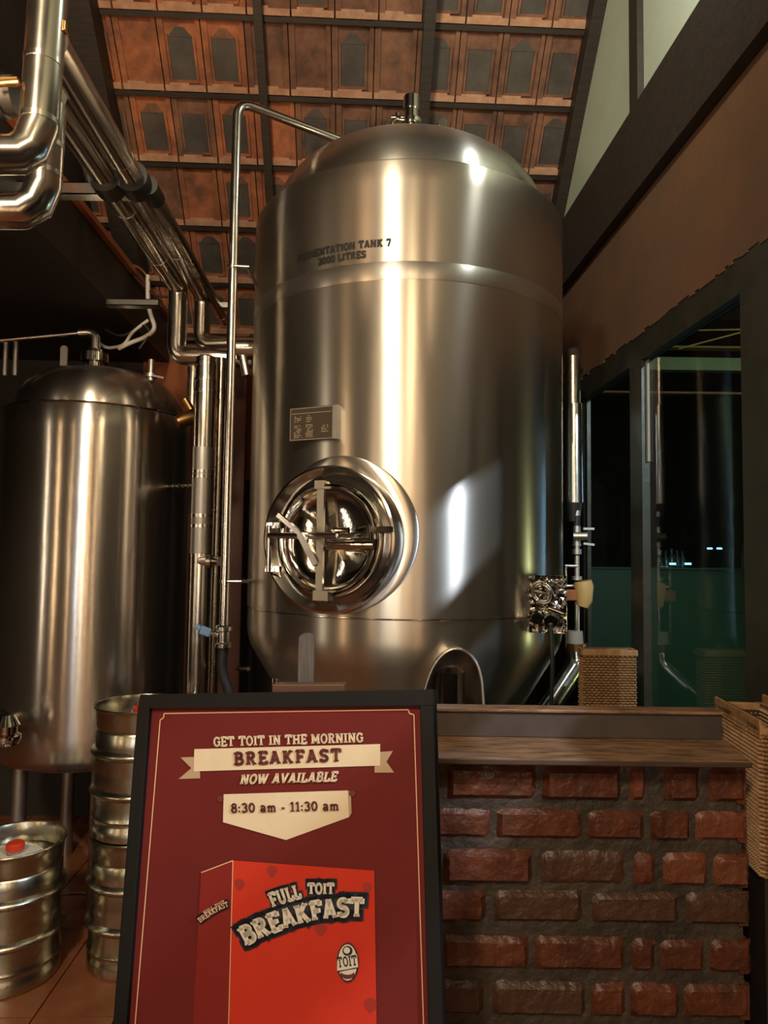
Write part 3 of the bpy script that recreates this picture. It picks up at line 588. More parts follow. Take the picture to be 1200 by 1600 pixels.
# bracket channels
def channel(name, x0, x1, y, Y, hgt, label):
    a = at(x0, y, Y); c = at(x1, y, Y); a.z = c.z = (a.z+c.z)/2; b = MB(); X = Matrix.Translation((0, 0, 0))
    b.box((a.x, Y-.02, a.z-hgt/2), (c.x, Y-.016, a.z+hgt/2)); b.box((a.x, Y-.02, a.z-hgt/2), (c.x, Y+.03, a.z-hgt/2+.004)); b.box((a.x, Y-.02, a.z+hgt/2-.004), (c.x, Y+.03, a.z+hgt/2)); b.box((c.x-.003, Y-.02, a.z-hgt/2), (c.x, Y+.03, a.z+hgt/2))
    return tag(b.build(name, 'pipe'), label, 'bracket')
channel('pipe_bracket', -120, 241, 297, 2.50, .046, 'long steel channel bracket under the overhead pipes, in front of the roof tiles')
channel('pipe_bracket', 168, 250, 474, 3.45, .034, 'short steel channel bracket above the left tank, beside the dropping pipe')
channel('pipe_bracket', 335, 362, 478, 3.75, .036, 'stub of steel bracket behind the upright cleaning pipe')
for (cx, cy, Y, r) in ((150, 268, 2.5, .060), (206, 276, 2.5, .058)):
    b = MB(); kk = k if cx == 150 else k2; c = BX @ Vector((kk.x, 2.49, kk.z)); b.tube([c-BF*.04, c+BF*.04], r, 28); tag(b.build('rubber_clamp', 'rubber'), 'black rubber pipe clamp on the long bracket, %s' % ('left one under the dark pipe' if cx == 150 else 'right one under the bright pipe'), 'pipe clamp')
# upright insulated pipe between the tanks
E0 = at(326, 566, 3.25); E1 = at(308, 1150, 3.25); E1.x = (E0.x+E1.x)/2-.01; E0.x = E1.x; E0 = Vector((E1.x, 3.25, E0.z)); E1 = Vector((E1.x, 3.25, .0))
zz = lambda y: at(320, y, 3.25).z
up = pipe('upright_clad_pipe', [E0, E1], .047, 'clad', 'upright clad pipe between the left tank and the large tank, with taped joints', bend=0, n=28)
for y in (570, 594, 612, 738, 745, 806, 822):
    MB().tube([(E0.x, 3.25, zz(y)-.008), (E0.x, 3.25, zz(y)+.008)], .051, 28).build('band', 'pipe', up)
MB().tube([(E0.x, 3.25, zz(865)), (E0.x, 3.25, zz(700))], .0495, 28).build('sleeve', 'steel_dull', up)
MB().tube([(E0.x, 3.25, E0.z-.01), (E0.x, 3.25, E0.z+.02), (E0.x, 3.25, E0.z+.03)], [.047, .047, .03], 28).build('cap', 'pipe', up)
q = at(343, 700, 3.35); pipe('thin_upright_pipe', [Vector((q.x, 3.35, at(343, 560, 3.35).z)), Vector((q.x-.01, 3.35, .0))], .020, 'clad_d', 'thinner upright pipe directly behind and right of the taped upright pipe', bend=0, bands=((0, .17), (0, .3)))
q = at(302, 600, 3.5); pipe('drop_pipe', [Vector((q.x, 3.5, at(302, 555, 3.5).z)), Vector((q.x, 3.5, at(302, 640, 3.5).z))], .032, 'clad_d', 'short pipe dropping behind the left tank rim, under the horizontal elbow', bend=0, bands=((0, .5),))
q = at(292, 655, 3.40); b = MB(); b.tube([q+Vector((.05, .03, .02)), q+Vector((-.01, 0, -.0)), q+Vector((-.045, -.02, -.02))], [.034, .038, .030], 24); b.tube([q+Vector((.02, 0, .05)), q+Vector((-.01, -.01, .10))], .016, 14); tag(b.build('pipe_elbow_fitting', 'brass'), 'brassy elbow fitting beside the upper right edge of the left tank', 'fitting')
q = at(335, 877, 3.1); b = MB(); b.tube([Vector((E1.x+.01, 3.22, q.z)), q+Vector((.03, 0, 0))], .022, 20); b.tube([q+Vector((-.034, 0, 0)), q+Vector((-.014, 0, 0))], .03, 20); tag(b.build('side_stub', 'pipe'), 'short capped stub sticking out of the taped upright pipe', 'fitting')
# cleaning pipe over the large tank
top = at(374, 160, 2.75); dm = TC + Vector((-.17, -.14, ZT+HD-.03)); botz = at(350, 1000, 2.75).z; px_ = at(362, 600, 2.75).x
pt_ = at(381, 158, 2.75); cip = [Vector((px_, 2.75, at(350, 985, 2.75).z)), Vector((px_-.0, 2.75, pt_.z)), dm]
# the photographed pipe leans a little outwards towards its foot
cip[0].x = at(350, 985, 2.75).x; cip[1].x = at(371, 160, 2.75).x
cp = pipe('cleaning_pipe', cip, .0185, 'pipe', 'slim bent steel pipe rising left of the large tank and running over onto its dome', bend=.07, n=24)
for y, xe in ((418, 398), (908, 388)):
    z = at(357, y, 2.75).z; t_ = (z-cip[0].z)/(cip[1].z-cip[0].z); xx = cip[0].x + (cip[1].x-cip[0].x)*t_
    b = MB(); b.tube([(xx, 2.75, z-.006), (xx, 2.75, z+.006)], .024, 20); q = oncyl(xe, y)[2]; b.tube([Vector((xx, 2.735, z)), Vector((xx+.06, 2.74, z)), Vector((q.x+.03, q.y+.02, z-.01))], .007, 12); b.build('wire_clip', 'pipe', cp)
q = cip[0]; b = MB(); b.lathe([(.030, .02), (.034, .015), (.034, .0), (.026, -.005), (.026, -.045), (.033, -.05), (.033, -.065), (.0, -.065)], 28, X=Matrix.Translation(q)); b.tube([q+Vector((-.02, 0, -.02)), q+Vector((-.055, -.01, -.01))], .010, 14); b.build('butterfly_valve', 'pipe', cp)
b = MB(); b.bar(q+Vector((-.05, -.01, -.01)), q+Vector((-.088, -.02, .005)), .032, .034); b.bar(q+Vector((-.085, -.02, .005)), q+Vector((-.105, -.02, .02)), .03, .022); b.build('valve_handle', 'blue', cp, bevel=.006)
b = MB(); b.tube(arcpath([q+Vector((0, .01, -.06)), q+Vector((-.01, .01, -.16)), q+Vector((.03, .02, -.26)), q+Vector((.0, .02, -.6))], .05), .02, 16); b.build('drain_hose', 'rubber', cp)
# white and grey cables above the left tank
def cbl(pts, r, m, label, Y=3.75): tag(MB().tube(arcpath([at(x, y, Y) for x, y in pts], .15, 6), r, 10).build('loose_cable', m), label, 'cable')
cbl([(231, 430), (231, 480), (244, 515), (225, 528), (205, 535), (185, 545)], .012, 'white_cable', 'white cable hanging from the short bracket and curling left')
cbl([(232, 500), (205, 520), (195, 540), (165, 545), (150, 530)], .009, 'white_cable', 'paler thin cable looping behind the left tank nozzle')
cbl([(185, 400), (200, 412), (222, 420), (234, 440)], .009, 'brass', 'yellowish cable sagging between the soffit and the overhead pipes')
cbl([(185, 408), (210, 432), (240, 462), (262, 464)], .007, 'cable', 'thin black cable sagging below the yellowish one')
cbl([(165, 515), (190, 528), (225, 505), (236, 520), (218, 545)], .008, 'cable', 'dark cable coiled behind the lid nozzle of the left tank')
# pipe beside the large tank, left shell edge and small stay
b = MB(); q = at(372, 1045, 3.3); pipe('tank_stay', [q, at(388, 1045, 3.2)], .010, 'pipe', 'tiny horizontal stay left of the cone of the large tank', 'rod', bend=0)
q = at(388, 545, 3.1); b = MB(); b.tube([q+Vector((-.05, 0, 0)), q+Vector((.03, 0, 0))], .05, 24); b.tube([q+Vector((-.02, -.02, -.04)), q+Vector((0, -.02, -.13))], .02, 14); tag(b.build('pipe_union', 'clad'), 'pipe union where the upper horizontal pipe meets the large tank', 'fitting')

# =================================================================== PIPE AND VALVES, RIGHT
YR = 3.32; xr = at(896, 800, YR).x
def zr(y): return at(896, y, YR).z
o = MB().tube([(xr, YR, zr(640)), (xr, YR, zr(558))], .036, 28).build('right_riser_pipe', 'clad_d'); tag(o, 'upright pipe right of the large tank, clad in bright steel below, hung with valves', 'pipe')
MB().tube([(xr, YR, zr(560)), (xr, YR, zr(549)), (xr, YR, zr(545))], [.036, .034, .022], 28).build('cap', 'void', o)
MB().tube([(xr+.004, YR, zr(786)), (xr+.004, YR, zr(632))], [.046, .040], 28).build('bright_sleeve', 'clad', o)
MB().tube([(xr, YR, zr(815)), (xr, YR, zr(784))], [.030, .044], 24).build('lagging_end', 'rubber', o)
vl = thing('valve_train', (xr, YR, zr(900)), 'stack of small valves and unions on the pipe right of the large tank', 'valve')
def vp(name, segs, m):
    b = MB()
    for (ya, yb, r) in segs: b.tube([(xr+.01, YR-.02, zr(ya)), (xr+.01, YR-.02, zr(yb))], r, 20)
    return b.build(name, m, vl)
vp('union', [(798, 866, .013), (798, 806, .017), (822, 850, .018), (850, 853, .021), (858, 866, .022), (868, 900, .012), (900, 906, .024), (912, 916, .024)], 'steel_dull')
vp('dark_hose', [(806, 822, .016)], 'rubber'); vp('lower_tube', [(940, 1000, .012)], 'pipe')
b = MB(); q = Vector((xr+.03, YR-.04, zr(838))); b.tube([q+Vector((-.04, 0, 0)), q+Vector((.02, -.02, 0))], .020, 18); b.bar(q+Vector((.0, -.02, .035)), q+Vector((.05, -.02, .035)), .016, .010); b.bar(q+Vector((.0, -.02, -.035)), q+Vector((.05, -.02, -.04)), .016, .010); b.build('lever_valve', 'steel_dull', vl)
b = MB(); z = zr(884); b.tube([(xr-.05, YR-.03, z), (xr+.01, YR-.03, z)], .008, 12); b.tube([(xr-.05, YR-.03, zr(915)), (xr+.02, YR-.03, zr(915))], .008, 12); b.tube([(xr-.045, YR-.03, z), (xr-.045, YR-.03, zr(1010))], .006, 12); b.build('side_tubing', 'pipe', vl)
b = MB(); z = zr(929); b.box((xr-.06, YR-.06, z-.026), (xr+.01, YR-.02, z+.026)); b.build('copper_block', 'copper', vl, bevel=.006)
b = MB(); q = Vector((xr+.035, YR-.05, zr(927))); b.tube([q+Vector((-.005, 0, .06)), q+Vector((0, 0, .035)), q+Vector((.0, 0, -.03)), q+Vector((-.008, 0, -.06))], [.040, .044, .038, .026], 24); b.build('plastic_handle', 'yellow', vl)
# taped elbow and sloping pipe
b = MB(); b.tube([(xr, YR-.02, zr(1013)), (xr-.0, YR-.02, zr(985))], [.040, .036], 20); tp = b.build('taped_joint', 'tape'); tag(tp, 'whitish taped joint above the bright elbow at the lower right of the large tank', 'pipe joint')
pe = Vector((xr+.005, YR-.02, zr(1012))); pf = Vector((xr+.01, YR-.03, zr(1036))); pg = at(845, 1125, YR-.18)
pipe('sloping_outlet_pipe', [pe, pf, pf.lerp(pg, .25), pg], .047, 'clad', 'shiny elbow and pipe sloping down-left under the cone of the large tank', bend=.05, bands=((2, .1),))
b = MB(); b.tube([pe+Vector((0, 0, .025)), pe+Vector((0, 0, -.01))], .052, 28); b.build('collar', 'brass', bpy.data.objects['sloping_outlet_pipe'])

# =================================================================== BRICK BAR, LEDGE
YW = 1.72; b = MB()
z_top = at(900, 1187, 1.66).z; xW0 = at(420, 1400, YW).x; xW1 = at(1168, 1400, YW).x
b.box((xW0, YW+.012, 0), (xW1-.006, YW+.22, z_top-.012), 0)
rows = [(1197, 1253, [(698, 840), (848, 973), (985, 1012), (1040, 1097), (1110, 1170)]),
        (1267, 1314, [(640, 768), (776, 912), (920, 1010), (1018, 1082), (1088, 1171)]),
        (1332, 1385, [(693, 834), (846, 979), (992, 1026), (1037, 1108), (1116, 1174)]),
        (1396, 1445, [(640, 761), (773, 912), (926, 1062), (1072, 1173)]),
        (1467, 1520, [(691, 829), (836, 978), (987, 1025), (1031, 1102), (1109, 1174)]),
        (1538, 1592, [(640, 759), (771, 916), (923, 978), (984, 1062), (1068, 1171)]),
        (1608, 1660, [(690, 829), (838, 978), (988, 1100), (1108, 1170)])]
rb = random.Random(21)
def brick(mb, x0, x1, z0, z1, y, mi):
    nx = max(4, int((x1-x0)/.014)); nz = 6; dep = .014+rb.uniform(-.003, .006); vs = []
    jx = [rb.uniform(-.004, .004) for _ in range(4)]
    for j in range(nz+1):
        for i in range(nx+1):
            u = i/nx; v = j/nz; ex = min(u, 1-u)*(x1-x0); ez = min(v, 1-v)*(z1-z0); r = .011
            dx = max(0, 1-ex/r); dz = max(0, 1-ez/r); d = dep - dep*1.0*min(1, (dx*dx+dz*dz))**1.2 + rb.uniform(-.0014, .0014)
            vs.append((x0+(x1-x0)*u + rb.uniform(-.0012, .0012), y + .014 - d, z0+(z1-z0)*v + jx[0]*(1-u)*v + jx[1]*u*v + (rb.uniform(-.002, .002) if j in (0, nz) else 0)))
    mb.add(vs, [(j*(nx+1)+i, j*(nx+1)+i+1, (j+1)*(nx+1)+i+1, (j+1)*(nx+1)+i) for j in range(nz) for i in range(nx)], mi, True)
for ri, (ya, yb, bs) in enumerate(rows):
    z1 = at(900, ya, YW).z; z0 = at(900, yb, YW).z; xl = at(bs[0][0], 1300, YW).x; bs2 = [(at(a, 1300, YW).x, at(c, 1300, YW).x) for a, c in bs]
    while xl > xW0+.02: w = .205; bs2.append((max(xl-.012-w, xW0), xl-.012)); xl -= w+.012
    for (x0, x1) in bs2: brick(b, x0, x1, z0, z1, YW, 1 + rb.choice((0, 0, 1, 2)) if ri < 3 else 1 + rb.choice((0, 2, 2, 0)))  # lower rows get darker bricks, standing in for the light's falloff
    # right end faces
    b.box((xW1-.02, YW+.004, z0), (xW1+.003, YW+.10, z1), 1); b.box((xW1-.02, YW+.115, z0), (xW1+.003, YW+.215, z1), 3)
zz0 = at(900, 1680, YW).z
while zz0 > .05:
    x = xW0
    while x < xW1-.05: w = min(.205, xW1-x); brick(b, x, x+w, zz0-.075, zz0, YW, 1+rb.choice((0, 2))); x += w+.012
    zz0 -= .1
struct('wall_front', b, ['mortar', 'brick', 'brick2', 'brick3'])
zl = at(900, 1187, 1.655).z; zlb = at(900, 1197, 1.655).z
b = MB(); xe0 = at(430, 1187, 1.655).x; xf = at(1176, 1187, 1.655).x; xb = at(1128, 1158, 1.84).x
za = zl; poly = [(xe0, 1.655, 0), (xf, 1.655, 0), (xf+.0, 1.67, 0), (xb+.03, 1.93, 0), (xe0, 1.93, 0)]
b.add([(x, y, zlb) for x, y, z in poly] + [(x, y, za) for x, y, z in poly], [(4, 3, 2, 1, 0), (5, 6, 7, 8, 9)], 0); n = 5
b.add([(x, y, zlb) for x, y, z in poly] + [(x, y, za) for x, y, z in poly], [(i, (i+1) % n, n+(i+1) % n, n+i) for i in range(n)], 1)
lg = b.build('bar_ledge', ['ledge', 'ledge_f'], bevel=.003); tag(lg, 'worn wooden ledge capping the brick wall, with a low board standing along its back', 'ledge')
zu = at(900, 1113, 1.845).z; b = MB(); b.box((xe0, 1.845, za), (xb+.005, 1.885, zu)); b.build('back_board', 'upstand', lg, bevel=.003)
b = MB(); b.box((xe0, 1.835, zu), (xb+.005, 1.89, zu+.008)); b.build('board_cap', 'ledge', lg, bevel=.002)

# =================================================================== BASKETS
def basket(name, X, w, d, h, label, nrow, ncol, handle=False):
    root = thing(name, X.translation, label, 'basket'); b = MB()
    b.box((.006, .006, 0), (w-.006, d-.006, .01), 0, X)
    for (a, c) in (((.006, .006), (w-.006, .012)), ((.006, d-.012), (w-.006, d-.006)), ((.006, .006), (.012, d-.006)), ((w-.012, .006), (w-.006, d-.006))): b.box((a[0], a[1], 0), (c[0], c[1], h-.005), 0, X)
    o = b.build('liner', 'wick_d', root)
    b = MB(); rz_ = h/nrow
    for side in range(4):
        L = w if side % 2 == 0 else d; nc = ncol if side % 2 == 0 else max(4, int(ncol*d/w))
        for r in range(nrow):
            pts = []
            for i in range(nc*4+1):
                u = i/(nc*4)*L; wob = .0050*sin(pi*i/2*1.0+(pi if r % 2 else 0)); z = (r+.5)*rz_
                if side == 0: p = (u, .004-wob, z)
                elif side == 1: p = (w-.004+wob, u, z)
                elif side == 2: p = (u, d-.004+wob, z)
                else: p = (.004-wob, u, z)
                pts.append(X @ Vector(p))
            b.tube(pts, rz_*.46, 5, caps=False)
    b.build('weave', 'wick', root)
    b = MB(); t = .008; e = .012
    b.box((-t, -t, h-e), (w+t, t, h+e), 0, X); b.box((-t, d-t, h-e), (w+t, d+t, h+e), 0, X); b.box((-t, t, h-e), (t, d-t, h+e), 0, X); b.box((w-t, t, h-e), (w+t, d-t, h+e), 0, X)
    b.build('rim', 'wick', root, bevel=.004)
    return root
pb0 = at(913, 1112, 2.75); pb1 = at(994, 1112, 2.75); zt_ = at(950, 1020, 2.75).z
X = Matrix.Translation((pb0.x, 2.75, zt_-.34))
basket('wicker_basket', X, pb1.x-pb0.x, .07, .34, 'square woven wicker basket standing behind the ledge by the window mullion', 34, 11)
b = MB(); b.box((pb0.x-.0, 2.72, 0), (pb1.x, 2.92, zt_-.352)); tag(b.build('basket_stand', 'soffit', bevel=.004), 'dark plinth carrying the wicker basket behind the ledge', 'plinth')
pc0 = at(1122, 1097, 1.97); pc1 = at(1190, 1120, 1.70); ang = atan2(pc1.y-pc0.y, pc1.x-pc0.x); Lc = sqrt((pc1.x-pc0.x)**2+(pc1.y-pc0.y)**2)
X = Matrix.Translation((pc0.x, pc0.y, pc0.z-.36)) @ Matrix.Rotation(ang, 4, 'Z')
cr = basket('wicker_crate', X, Lc, .12, .35, 'wicker crate with a slotted wooden rim at the right end of the ledge', 34, 26)
b = MB(); b.box((-.005, -.008, .33), (Lc*.45, .0, .375), 0, X); b.box((Lc*.75, -.008, .33), (Lc+.005, .0, .375), 0, X); b.box((Lc*.45, -.008, .355), (Lc*.75, .0, .375), 0, X); b.box((Lc*.45, -.008, .325), (Lc*.75, .0, .340), 0, X)
b.box((-.005, .12, .33), (Lc+.005, .128, .385), 0, X)
b.build('rim_board', 'wick', cr, bevel=.002)
b = MB(); b.box((0, 0, 0), (Lc, .12, pc0.z-.362), 0, Matrix.Translation((pc0.x, pc0.y, 0)) @ Matrix.Rotation(ang, 4, 'Z')); tag(b.build('crate_stand', 'soffit'), 'dark plinth under the slotted wicker crate', 'plinth')

# =================================================================== POSTER ON EASEL
yaw, lean, rl = -.26629501, .19570272, .07952702; PW = .66; PH = .93
ex = Vector((cos(yaw), sin(yaw), 0)); n0 = Vector((sin(yaw), -cos(yaw), 0)); ey = Vector((0, 0, 1))*cos(lean) - n0*sin(lean)
pu = ex*cos(rl) + ey*sin(rl); pv = ey*cos(rl) - ex*sin(rl); pnm = pu.cross(pv); PO = Vector((-.21760953, 1.47084361, 1.43338374))
if pnm.y > 0: pnm = -pnm
def uv(px, py):
    p = onplane(px, py, PO, pnm) - PO; return p.dot(pu), p.dot(pv)
def PP(u, v, h=0): return PO + pu*u + pv*v + pnm*h
frame_ = thing('framed_poster', PO, 'dark red breakfast poster in a black frame standing in front of the brick wall', 'poster')
def pbox(mb, u0_, u1_, v0_, v1_, h0, h1, mi=0):
    vs = [PP(u, v, h) for h in (h0, h1) for (u, v) in ((u0_, v0_), (u1_, v0_), (u1_, v1_), (u0_, v1_))]
    mb.add(vs, ((0, 3, 2, 1), (4, 5, 6, 7), (0, 1, 5, 4), (1, 2, 6, 5), (2, 3, 7, 6), (3, 0, 4, 7)), mi)
fw = .027; fb = -PH
b = MB(); pbox(b, -PW/2, PW/2, -fw*1.1, 0, -.03, 0); pbox(b, -PW/2, PW/2, fb, fb+fw, -.03, 0); pbox(b, -PW/2, -PW/2+fw, fb+fw, -fw*1.1, -.03, 0); pbox(b, PW/2-fw, PW/2, fb+fw, -fw*1.1, -.03, 0)
b.build('frame', 'p_frame', frame_, bevel=.002)
b = MB(); pbox(b, -PW/2+fw-.003, PW/2-fw+.003, fb+fw-.003, -fw*1.1+.003, -.025, -.012); sheet = b.build('printed_sheet', 'poster', frame_)
HB = -.0115; lay = [0]
def poly(mb, pts, mi=0, h=None):
    lay[0] += 1; h = HB + lay[0]*.00018 if h is None else h
    mb.add([PP(*uv(*p), h) for p in pts], [tuple(range(len(pts)))], mi)
art = MB()   # 0 cream 1 cream shade 2 line 3 maroon 4 bright red 5 side red 6 navy 7 silver 8 berry
def line(pts, w, mi):
    for i in range(len(pts)-1):
        (ax, ay), (bx, by) = pts[i], pts[i+1]; L = ((bx-ax)**2+(by-ay)**2)**.5; nx, ny = -(by-ay)/L*w/2, (bx-ax)/L*w/2; poly(art, [(ax+nx, ay+ny), (ax-nx, ay-ny), (bx-nx, by-ny), (bx+nx, by+ny)], mi)
line([(252, 1115), (636, 1109)], 1.6, 2); line([(252, 1115), (251, 1122), (246, 1125)], 1.6, 2); line([(246, 1125), (203, 1640)], 1.6, 2); line([(636, 1109), (638, 1115), (645, 1117)], 1.6, 2); line([(645, 1117), (661, 1640)], 1.6, 2)
poly(art, [(278, 1184), (308, 1183), (309, 1217), (275, 1218), (295, 1201)], 1); poly(art, [(584, 1176), (612, 1174), (602, 1191), (614, 1208), (583, 1208)], 1)
poly(art, [(300, 1171), (592, 1163), (592, 1197), (299, 1206)], 0)
poly(art, [(346, 1242), (541, 1236), (543, 1278), (444, 1314), (345, 1286)], 0)
poly(art, [(541, 1236), (546, 1239), (547, 1272), (543, 1278)], 1)
for (cx, cy) in ((341, 1249), (548, 1241)): poly(art, [(cx+5.5*cos(k*pi/5), cy+5*sin(k*pi/5)) for k in range(10)], 3)
# printed carton
poly(art, [(361, 1346), (583, 1362), (587, 1640), (352, 1640)], 4); poly(art, [(311, 1365), (361, 1346), (352, 1640), (296, 1640)], 5)
line([(311, 1365), (361, 1346)], 1.5, 2); line([(361, 1346), (353, 1640)], 1.3, 2)
def berry(cx, cy, s, mi=8): poly(art, [(cx+s*x, cy+s*y) for x, y in ((-.8, -.4), (-.2, -.9), (.5, -.7), (.9, -.1), (.6, .6), (0, 1.1), (-.6, .5))], mi)
for (x, y, s) in ((371, 1383, 10), (422, 1362, 10), (572, 1388, 9), (498, 1452, 12), (577, 1572, 12)): berry(x, y, s)
# headline plate on the carton: navy outline follows the lettering
def path_fn(x0, y0, x1, y1, hgt, bow, rise=0, h=.0):
    def fn(u, v):
        x = x0+(x1-x0)*u; y = y0+(y1-y0)*u - bow*4*u*(1-u); tx = (x1-x0); ty = (y1-y0) - bow*4*(1-2*u); L = (tx*tx+ty*ty)**.5; nx, ny = ty/L, -tx/L
        return PP(*uv(x+nx*hgt*v, y+ny*hgt*v), h)
    return fn
def ptext(text, x0, y0, x1, y1, hgt, mi, bow=0, th=.2, pad=0, slant=0, h=None, sp=.04):
    lay[0] += 1; hh_ = HB + lay[0]*.00018 if h is None else h
    f = path_fn(x0, y0, x1, y1, hgt, bow, h=hh_)
    if slant:
        g = f; f = lambda u, v: g(u + slant*v*hgt/((x1-x0)), v)
    put_text(art, text, f, mi, th=th, pad=pad, sp=sp)
ptext('GET TOIT IN THE MORNING', 331, 1167, 566, 1160, 15, 0, th=.22)
ptext('BREAKFAST', 363, 1196, 532, 1190, 20, 3, th=.24, sp=.14)
ptext('NOW AVAILABLE', 372, 1226, 524, 1221, 15, 0, th=.24, slant=.25)
ptext('8:30 am - 11:30 am', 358, 1271, 528, 1267, 15, 3, th=.2)
ptext('FULL', 424, 1419, 470, 1404, 23, 6, 1, .2, .17); ptext('TOIT', 479, 1398, 521, 1398, 18, 6, 0, .2, .3)
ptext('BREAKFAST', 382, 1479, 566, 1434, 30, 6, 14, .24, .24)
line([(400, 1446), (430, 1430), (470, 1418), (520, 1412), (556, 1416)], 16, 6)
ptext('FULL', 424, 1419, 470, 1404, 22, 7, 1, .26); ptext('TOIT', 479, 1398, 521, 1398, 17, 7, 0, .26)
ptext('BREAKFAST', 382, 1479, 566, 1434, 29, 7, 14, .28)
ptext('BREAKFAST', 311, 1443, 356, 1417, 9, 6, 2, .3, .22); ptext('BREAKFAST', 311, 1443, 356, 1417, 8, 2, 2, .2); ptext('FULL TOIT', 318, 1430, 350, 1412, 5, 2, 1, .2)
# small oval emblem
def ell(cx, cy, rx, ry, mi, t=0, n=28): poly(art, [(cx+rx*cos(2*pi*k/n)*cos(t)-ry*sin(2*pi*k/n)*sin(t), cy+rx*cos(2*pi*k/n)*sin(t)+ry*sin(2*pi*k/n)*cos(t)) for k in range(n)], mi)
ell(542, 1505, 17, 31, 6); ell(542, 1505, 15, 28.5, 7); ell(542, 1487, 8, 8, 6); ell(541, 1486, 5, 5, 7); ell(542, 1523, 11, 8, 3); ell(542, 1519, 10, 5, 7)
poly(art, [(526, 1497), (557, 1492), (559, 1512), (526, 1518)], 7); ptext('TOIT', 527, 1513, 558, 1509, 16, 6, 0, .18); line([(526, 1519), (558, 1513)], 1.5, 6)
art.build('printed_artwork', ['p_cream', 'p_cream2', 'p_line', 'p_maroon', 'p_red', 'p_red2', 'p_navy', 'p_sil', 'p_red3'], sheet)
# easel behind
ez = thing('display_easel', (PO.x, 1.6, 0), 'weathered wooden easel whose rounded mast rises behind the black-framed poster', 'easel')
tp_ = at(479, 990, 1.585); b = MB(); mw = .0175; prf = [(-mw, -1.45), (mw, -1.45), (mw, -.012)] + [(mw*cos(a*pi/8), -.012+.012*sin(a*pi/8)) for a in range(1, 8)] + [(-mw, -.012)]
mxv = at(479, 1070, 1.585) ; dv = (tp_-mxv).normalized(); dv = Vector((0, 0, 1))
b.prism([tp_ + Vector((x, 0, z)) for x, z in prf], Vector((0, .02, 0))); b.build('mast', 'easel', ez)
b = MB(); c0 = at(428, 1074, 1.55); c1 = at(540, 1074, 1.53); b.bar(c0, c1, .03, .018); b.build('top_clamp', 'easelb', ez, bevel=.002)
for sx in (-1, 1):
    b = MB(); b.bar(tp_+Vector((0, .015, -.3)), Vector((tp_.x+sx*.30, 1.36 if sx < 2 else 1.5, .0)), .035, .022); b.build('leg', 'easelb', ez)
b = MB(); b.bar(PP(-.3, -PH-.012, .0), PP(.3, -PH-.012, .0), .06, .02); b.build('shelf', 'easelb', ez)

# =================================================================== KEGS
def keg_profile(h=.532, r=.188):
    P = [(0, .03), (.15, .03), (.165, .0), (r-.006, .0), (r, .006), (r, .05), (r-.006, .058), (r-.006, .075), (r+.002, .085), (r-.004, .10), (r-.004, .165)]
    P += [(r-.004+.018*sin(pi*k/8), .165+.04*k/8) for k in range(1, 9)]; P += [(r-.004, .25), (r-.006, .262), (r-.004, .272), (r-.004, .325)]
    P += [(r-.004+.018*sin(pi*k/8), .325+.04*k/8) for k in range(1, 9)]; P += [(r-.004, .43), (r-.010, .438), (r-.004, .448), (r-.002, .50), (r+.004, .520), (r+.009, .528), (r+.006, .532), (r-.004, .530), (r-.010, .515), (r-.014, .455), (r-.03, .45)]
    P += [(.12, .462), (.06, .468), (0, .468)]; return P
def keg(loc, label):
    t = thing('beer_keg', loc, label, 'keg', 'steel beer kegs on the floor at the left')
    MB().lathe(keg_profile(), 96, X=Matrix.Translation(loc)).build('body', 'keg', t, origin=loc)
    o = MB().lathe([(0, .495), (.026, .495), (.03, .49), (.03, .475), (.045, .47), (.045, .462)], 32, X=Matrix.Translation(loc)).build('spear_neck', 'keg_in', t, origin=loc)
    return t
def dupk(src, loc, label):
    t = src.copy(); COL.objects.link(t); t.location = loc; t['label'] = label
    for ch in list(src.children):
        c = ch.copy(); COL.objects.link(c); c.parent = t; c.matrix_parent_inverse = Matrix(); c.location = (0, 0, 0)
        ch_ = ch; ch_.matrix_parent_inverse = ch_.matrix_parent_inverse
    return t
ks = at(222, 1101, 3.05); kl = at(24, 1320, 2.92)
KS = Vector((ks.x, 3.05, 0)); KL = Vector((kl.x, 2.92, 0))
k0 = keg(KS, 'lower keg of the two stacked beside the poster, on the tiled floor')
k1 = dupk(k0, KS + Vector((.0, 0, .532)), 'upper keg of the two stacked beside the poster, with a red cap')
kf = dupk(k0, KL, 'single keg at the lower left corner with a red cap and paper tag')
def cap(par, base, label, dx=0, dy=0):
    b = MB(); X = Matrix.Translation(base+Vector((dx, dy, .49))); b.lathe([(0, .028), (.03, .028), (.036, .022), (.036, .0), (.030, -.004)], 32, X=X); tag(b.build('keg_cap', 'red'), label, 'cap')
cap(kf, KL, 'red plastic cap on top of the single keg at the lower left'); cap(k1, KS + Vector((0, 0, .532)), 'red plastic cap on the upper keg of the stack beside the poster')
b = MB(); X = Matrix.Translation(KL+Vector((.0, -.0, .474))); pts = [X @ Vector((.11*cos(a*pi/9)*(1+.08*sin(3*a)), .09*sin(a*pi/9), 0.003*sin(a*2))) for a in range(18)]; b.prism(pts, (0, 0, .0015)); tag(b.build('paper_tag', 'white_tag'), 'cream paper tag lying round the neck of the single keg', 'paper tag')
# low pipe on the floor between kegs
pipe('floor_rail', [at(98, 1396, 3.3), at(136, 1396, 3.3)], .008, 'pipe', 'small bright rod in the gap between the single keg and the stack', 'rod', bend=0)

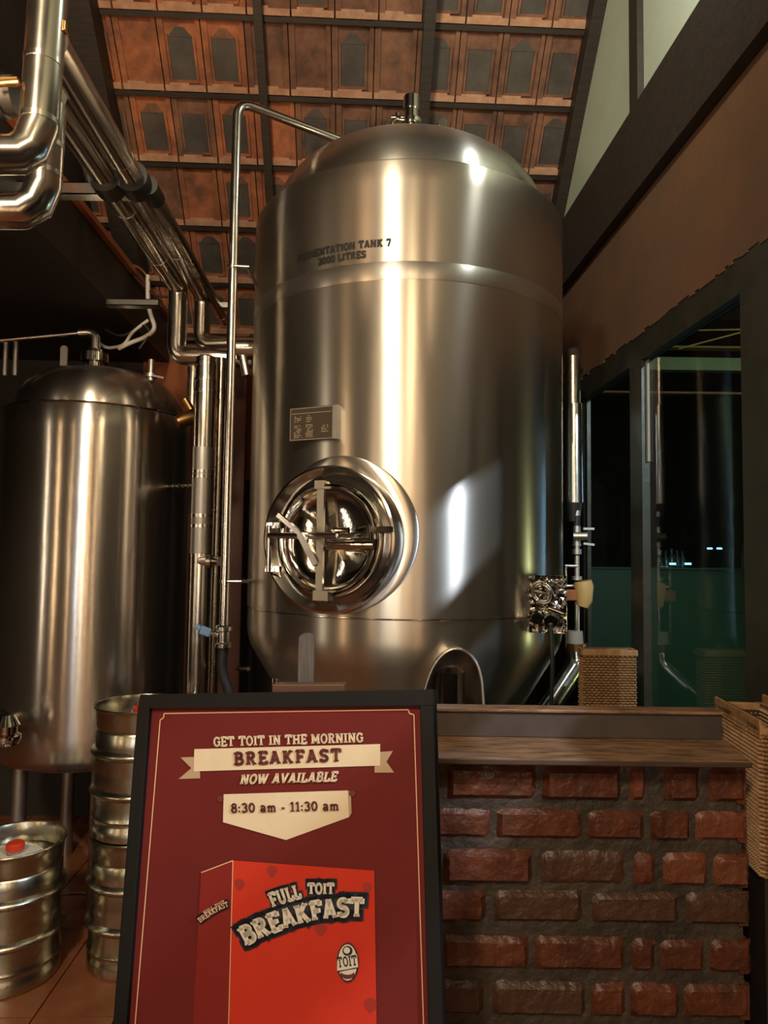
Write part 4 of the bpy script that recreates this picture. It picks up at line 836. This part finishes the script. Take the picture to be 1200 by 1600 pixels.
# =================================================================== BEYOND THE GLASS
gy = 5.6; zg = at(960, 886, gy).z
b = MB(); b.box((WALLX+.2, gy-.2, 0), (4.2, gy-.1, zg-.012), 0, BX); gp = b.build('green_partition', 'vat'); tag(gp, 'dark green low partition seen through the window', 'partition')
b = MB(); b.box((WALLX+.2, gy-.22, zg-.012), (4.2, gy+.25, zg), 0, BX); b.build('top_edge', 'vat', gp)
rr = random.Random(4)
for i, px in enumerate((1031, 1040, 1049, 1058, 1066, 1141, 1160)):
    q = at(px, 880, gy+.0); q.z = zg+.0; h = rr.uniform(.13, .20); b = MB(); b.lathe([(0, 0), (.024, 0), (.026, h*.5), (.010, h*.72), (.010, h), (0, h)], 16, X=Matrix.Translation(q)); tag(b.build('bottle', 'bottle'), 'dark bottle standing on the green partition behind the glass', 'bottle', 'bottles on the green partition')
for (px, py) in ((1051, 881), (1075, 881), (1109, 857), (1124, 857)):
    q = at(px, py, gy-.08 if py > 870 else gy+1.2); w = .022; b = MB(); b.box((q.x-w, q.y-.01, q.z-.008), (q.x+w, q.y+.01, q.z+.008)); tag(b.build('blue_lamp', 'led'), 'small blue lamp glowing behind the window, %s' % {1051: 'lower left of four', 1075: 'lower right of four', 1109: 'upper left of four', 1124: 'upper right of four'}[px], 'lamp', 'blue lamps behind the window')

q0 = at(1025, 566, 6.4); q1 = at(1172, 568, 6.4)
for (y0, y1, m, nm, lb, x0) in ((556, 580, 'green', 'ceiling_beam', 'pale green beam seen high behind the window', 1020), (538, 545, 'yellow', 'ceiling_beam', 'thin beam, coloured yellow for the light on it, above the pale green one behind the window', 1040), (608, 617, 'tile_edge', 'ceiling_beam', 'orange lath running across the dark room behind the window', 905)):  # yellow light is put into the thin beam's colour
    a = at(x0-120, y0, 6.4); c = at(1230, y1, 6.4); b = MB(); b.box((a.x, 6.4, c.z), (c.x, 6.5, a.z)); tag(b.build(nm, m), lb, 'beam')
for (xa, ya, xb_, yb) in ((1060, 545, 1200, 508), (1085, 516, 1200, 514)):
    tag(MB().tube([at(xa, ya, 5.8), at(xb_, yb, 5.8)], .007, 8).build('roof_wire', 'yellow'), 'thin yellowish wire behind the window, %s' % ('slanting upwards' if ya > 530 else 'nearly level'), 'wire')
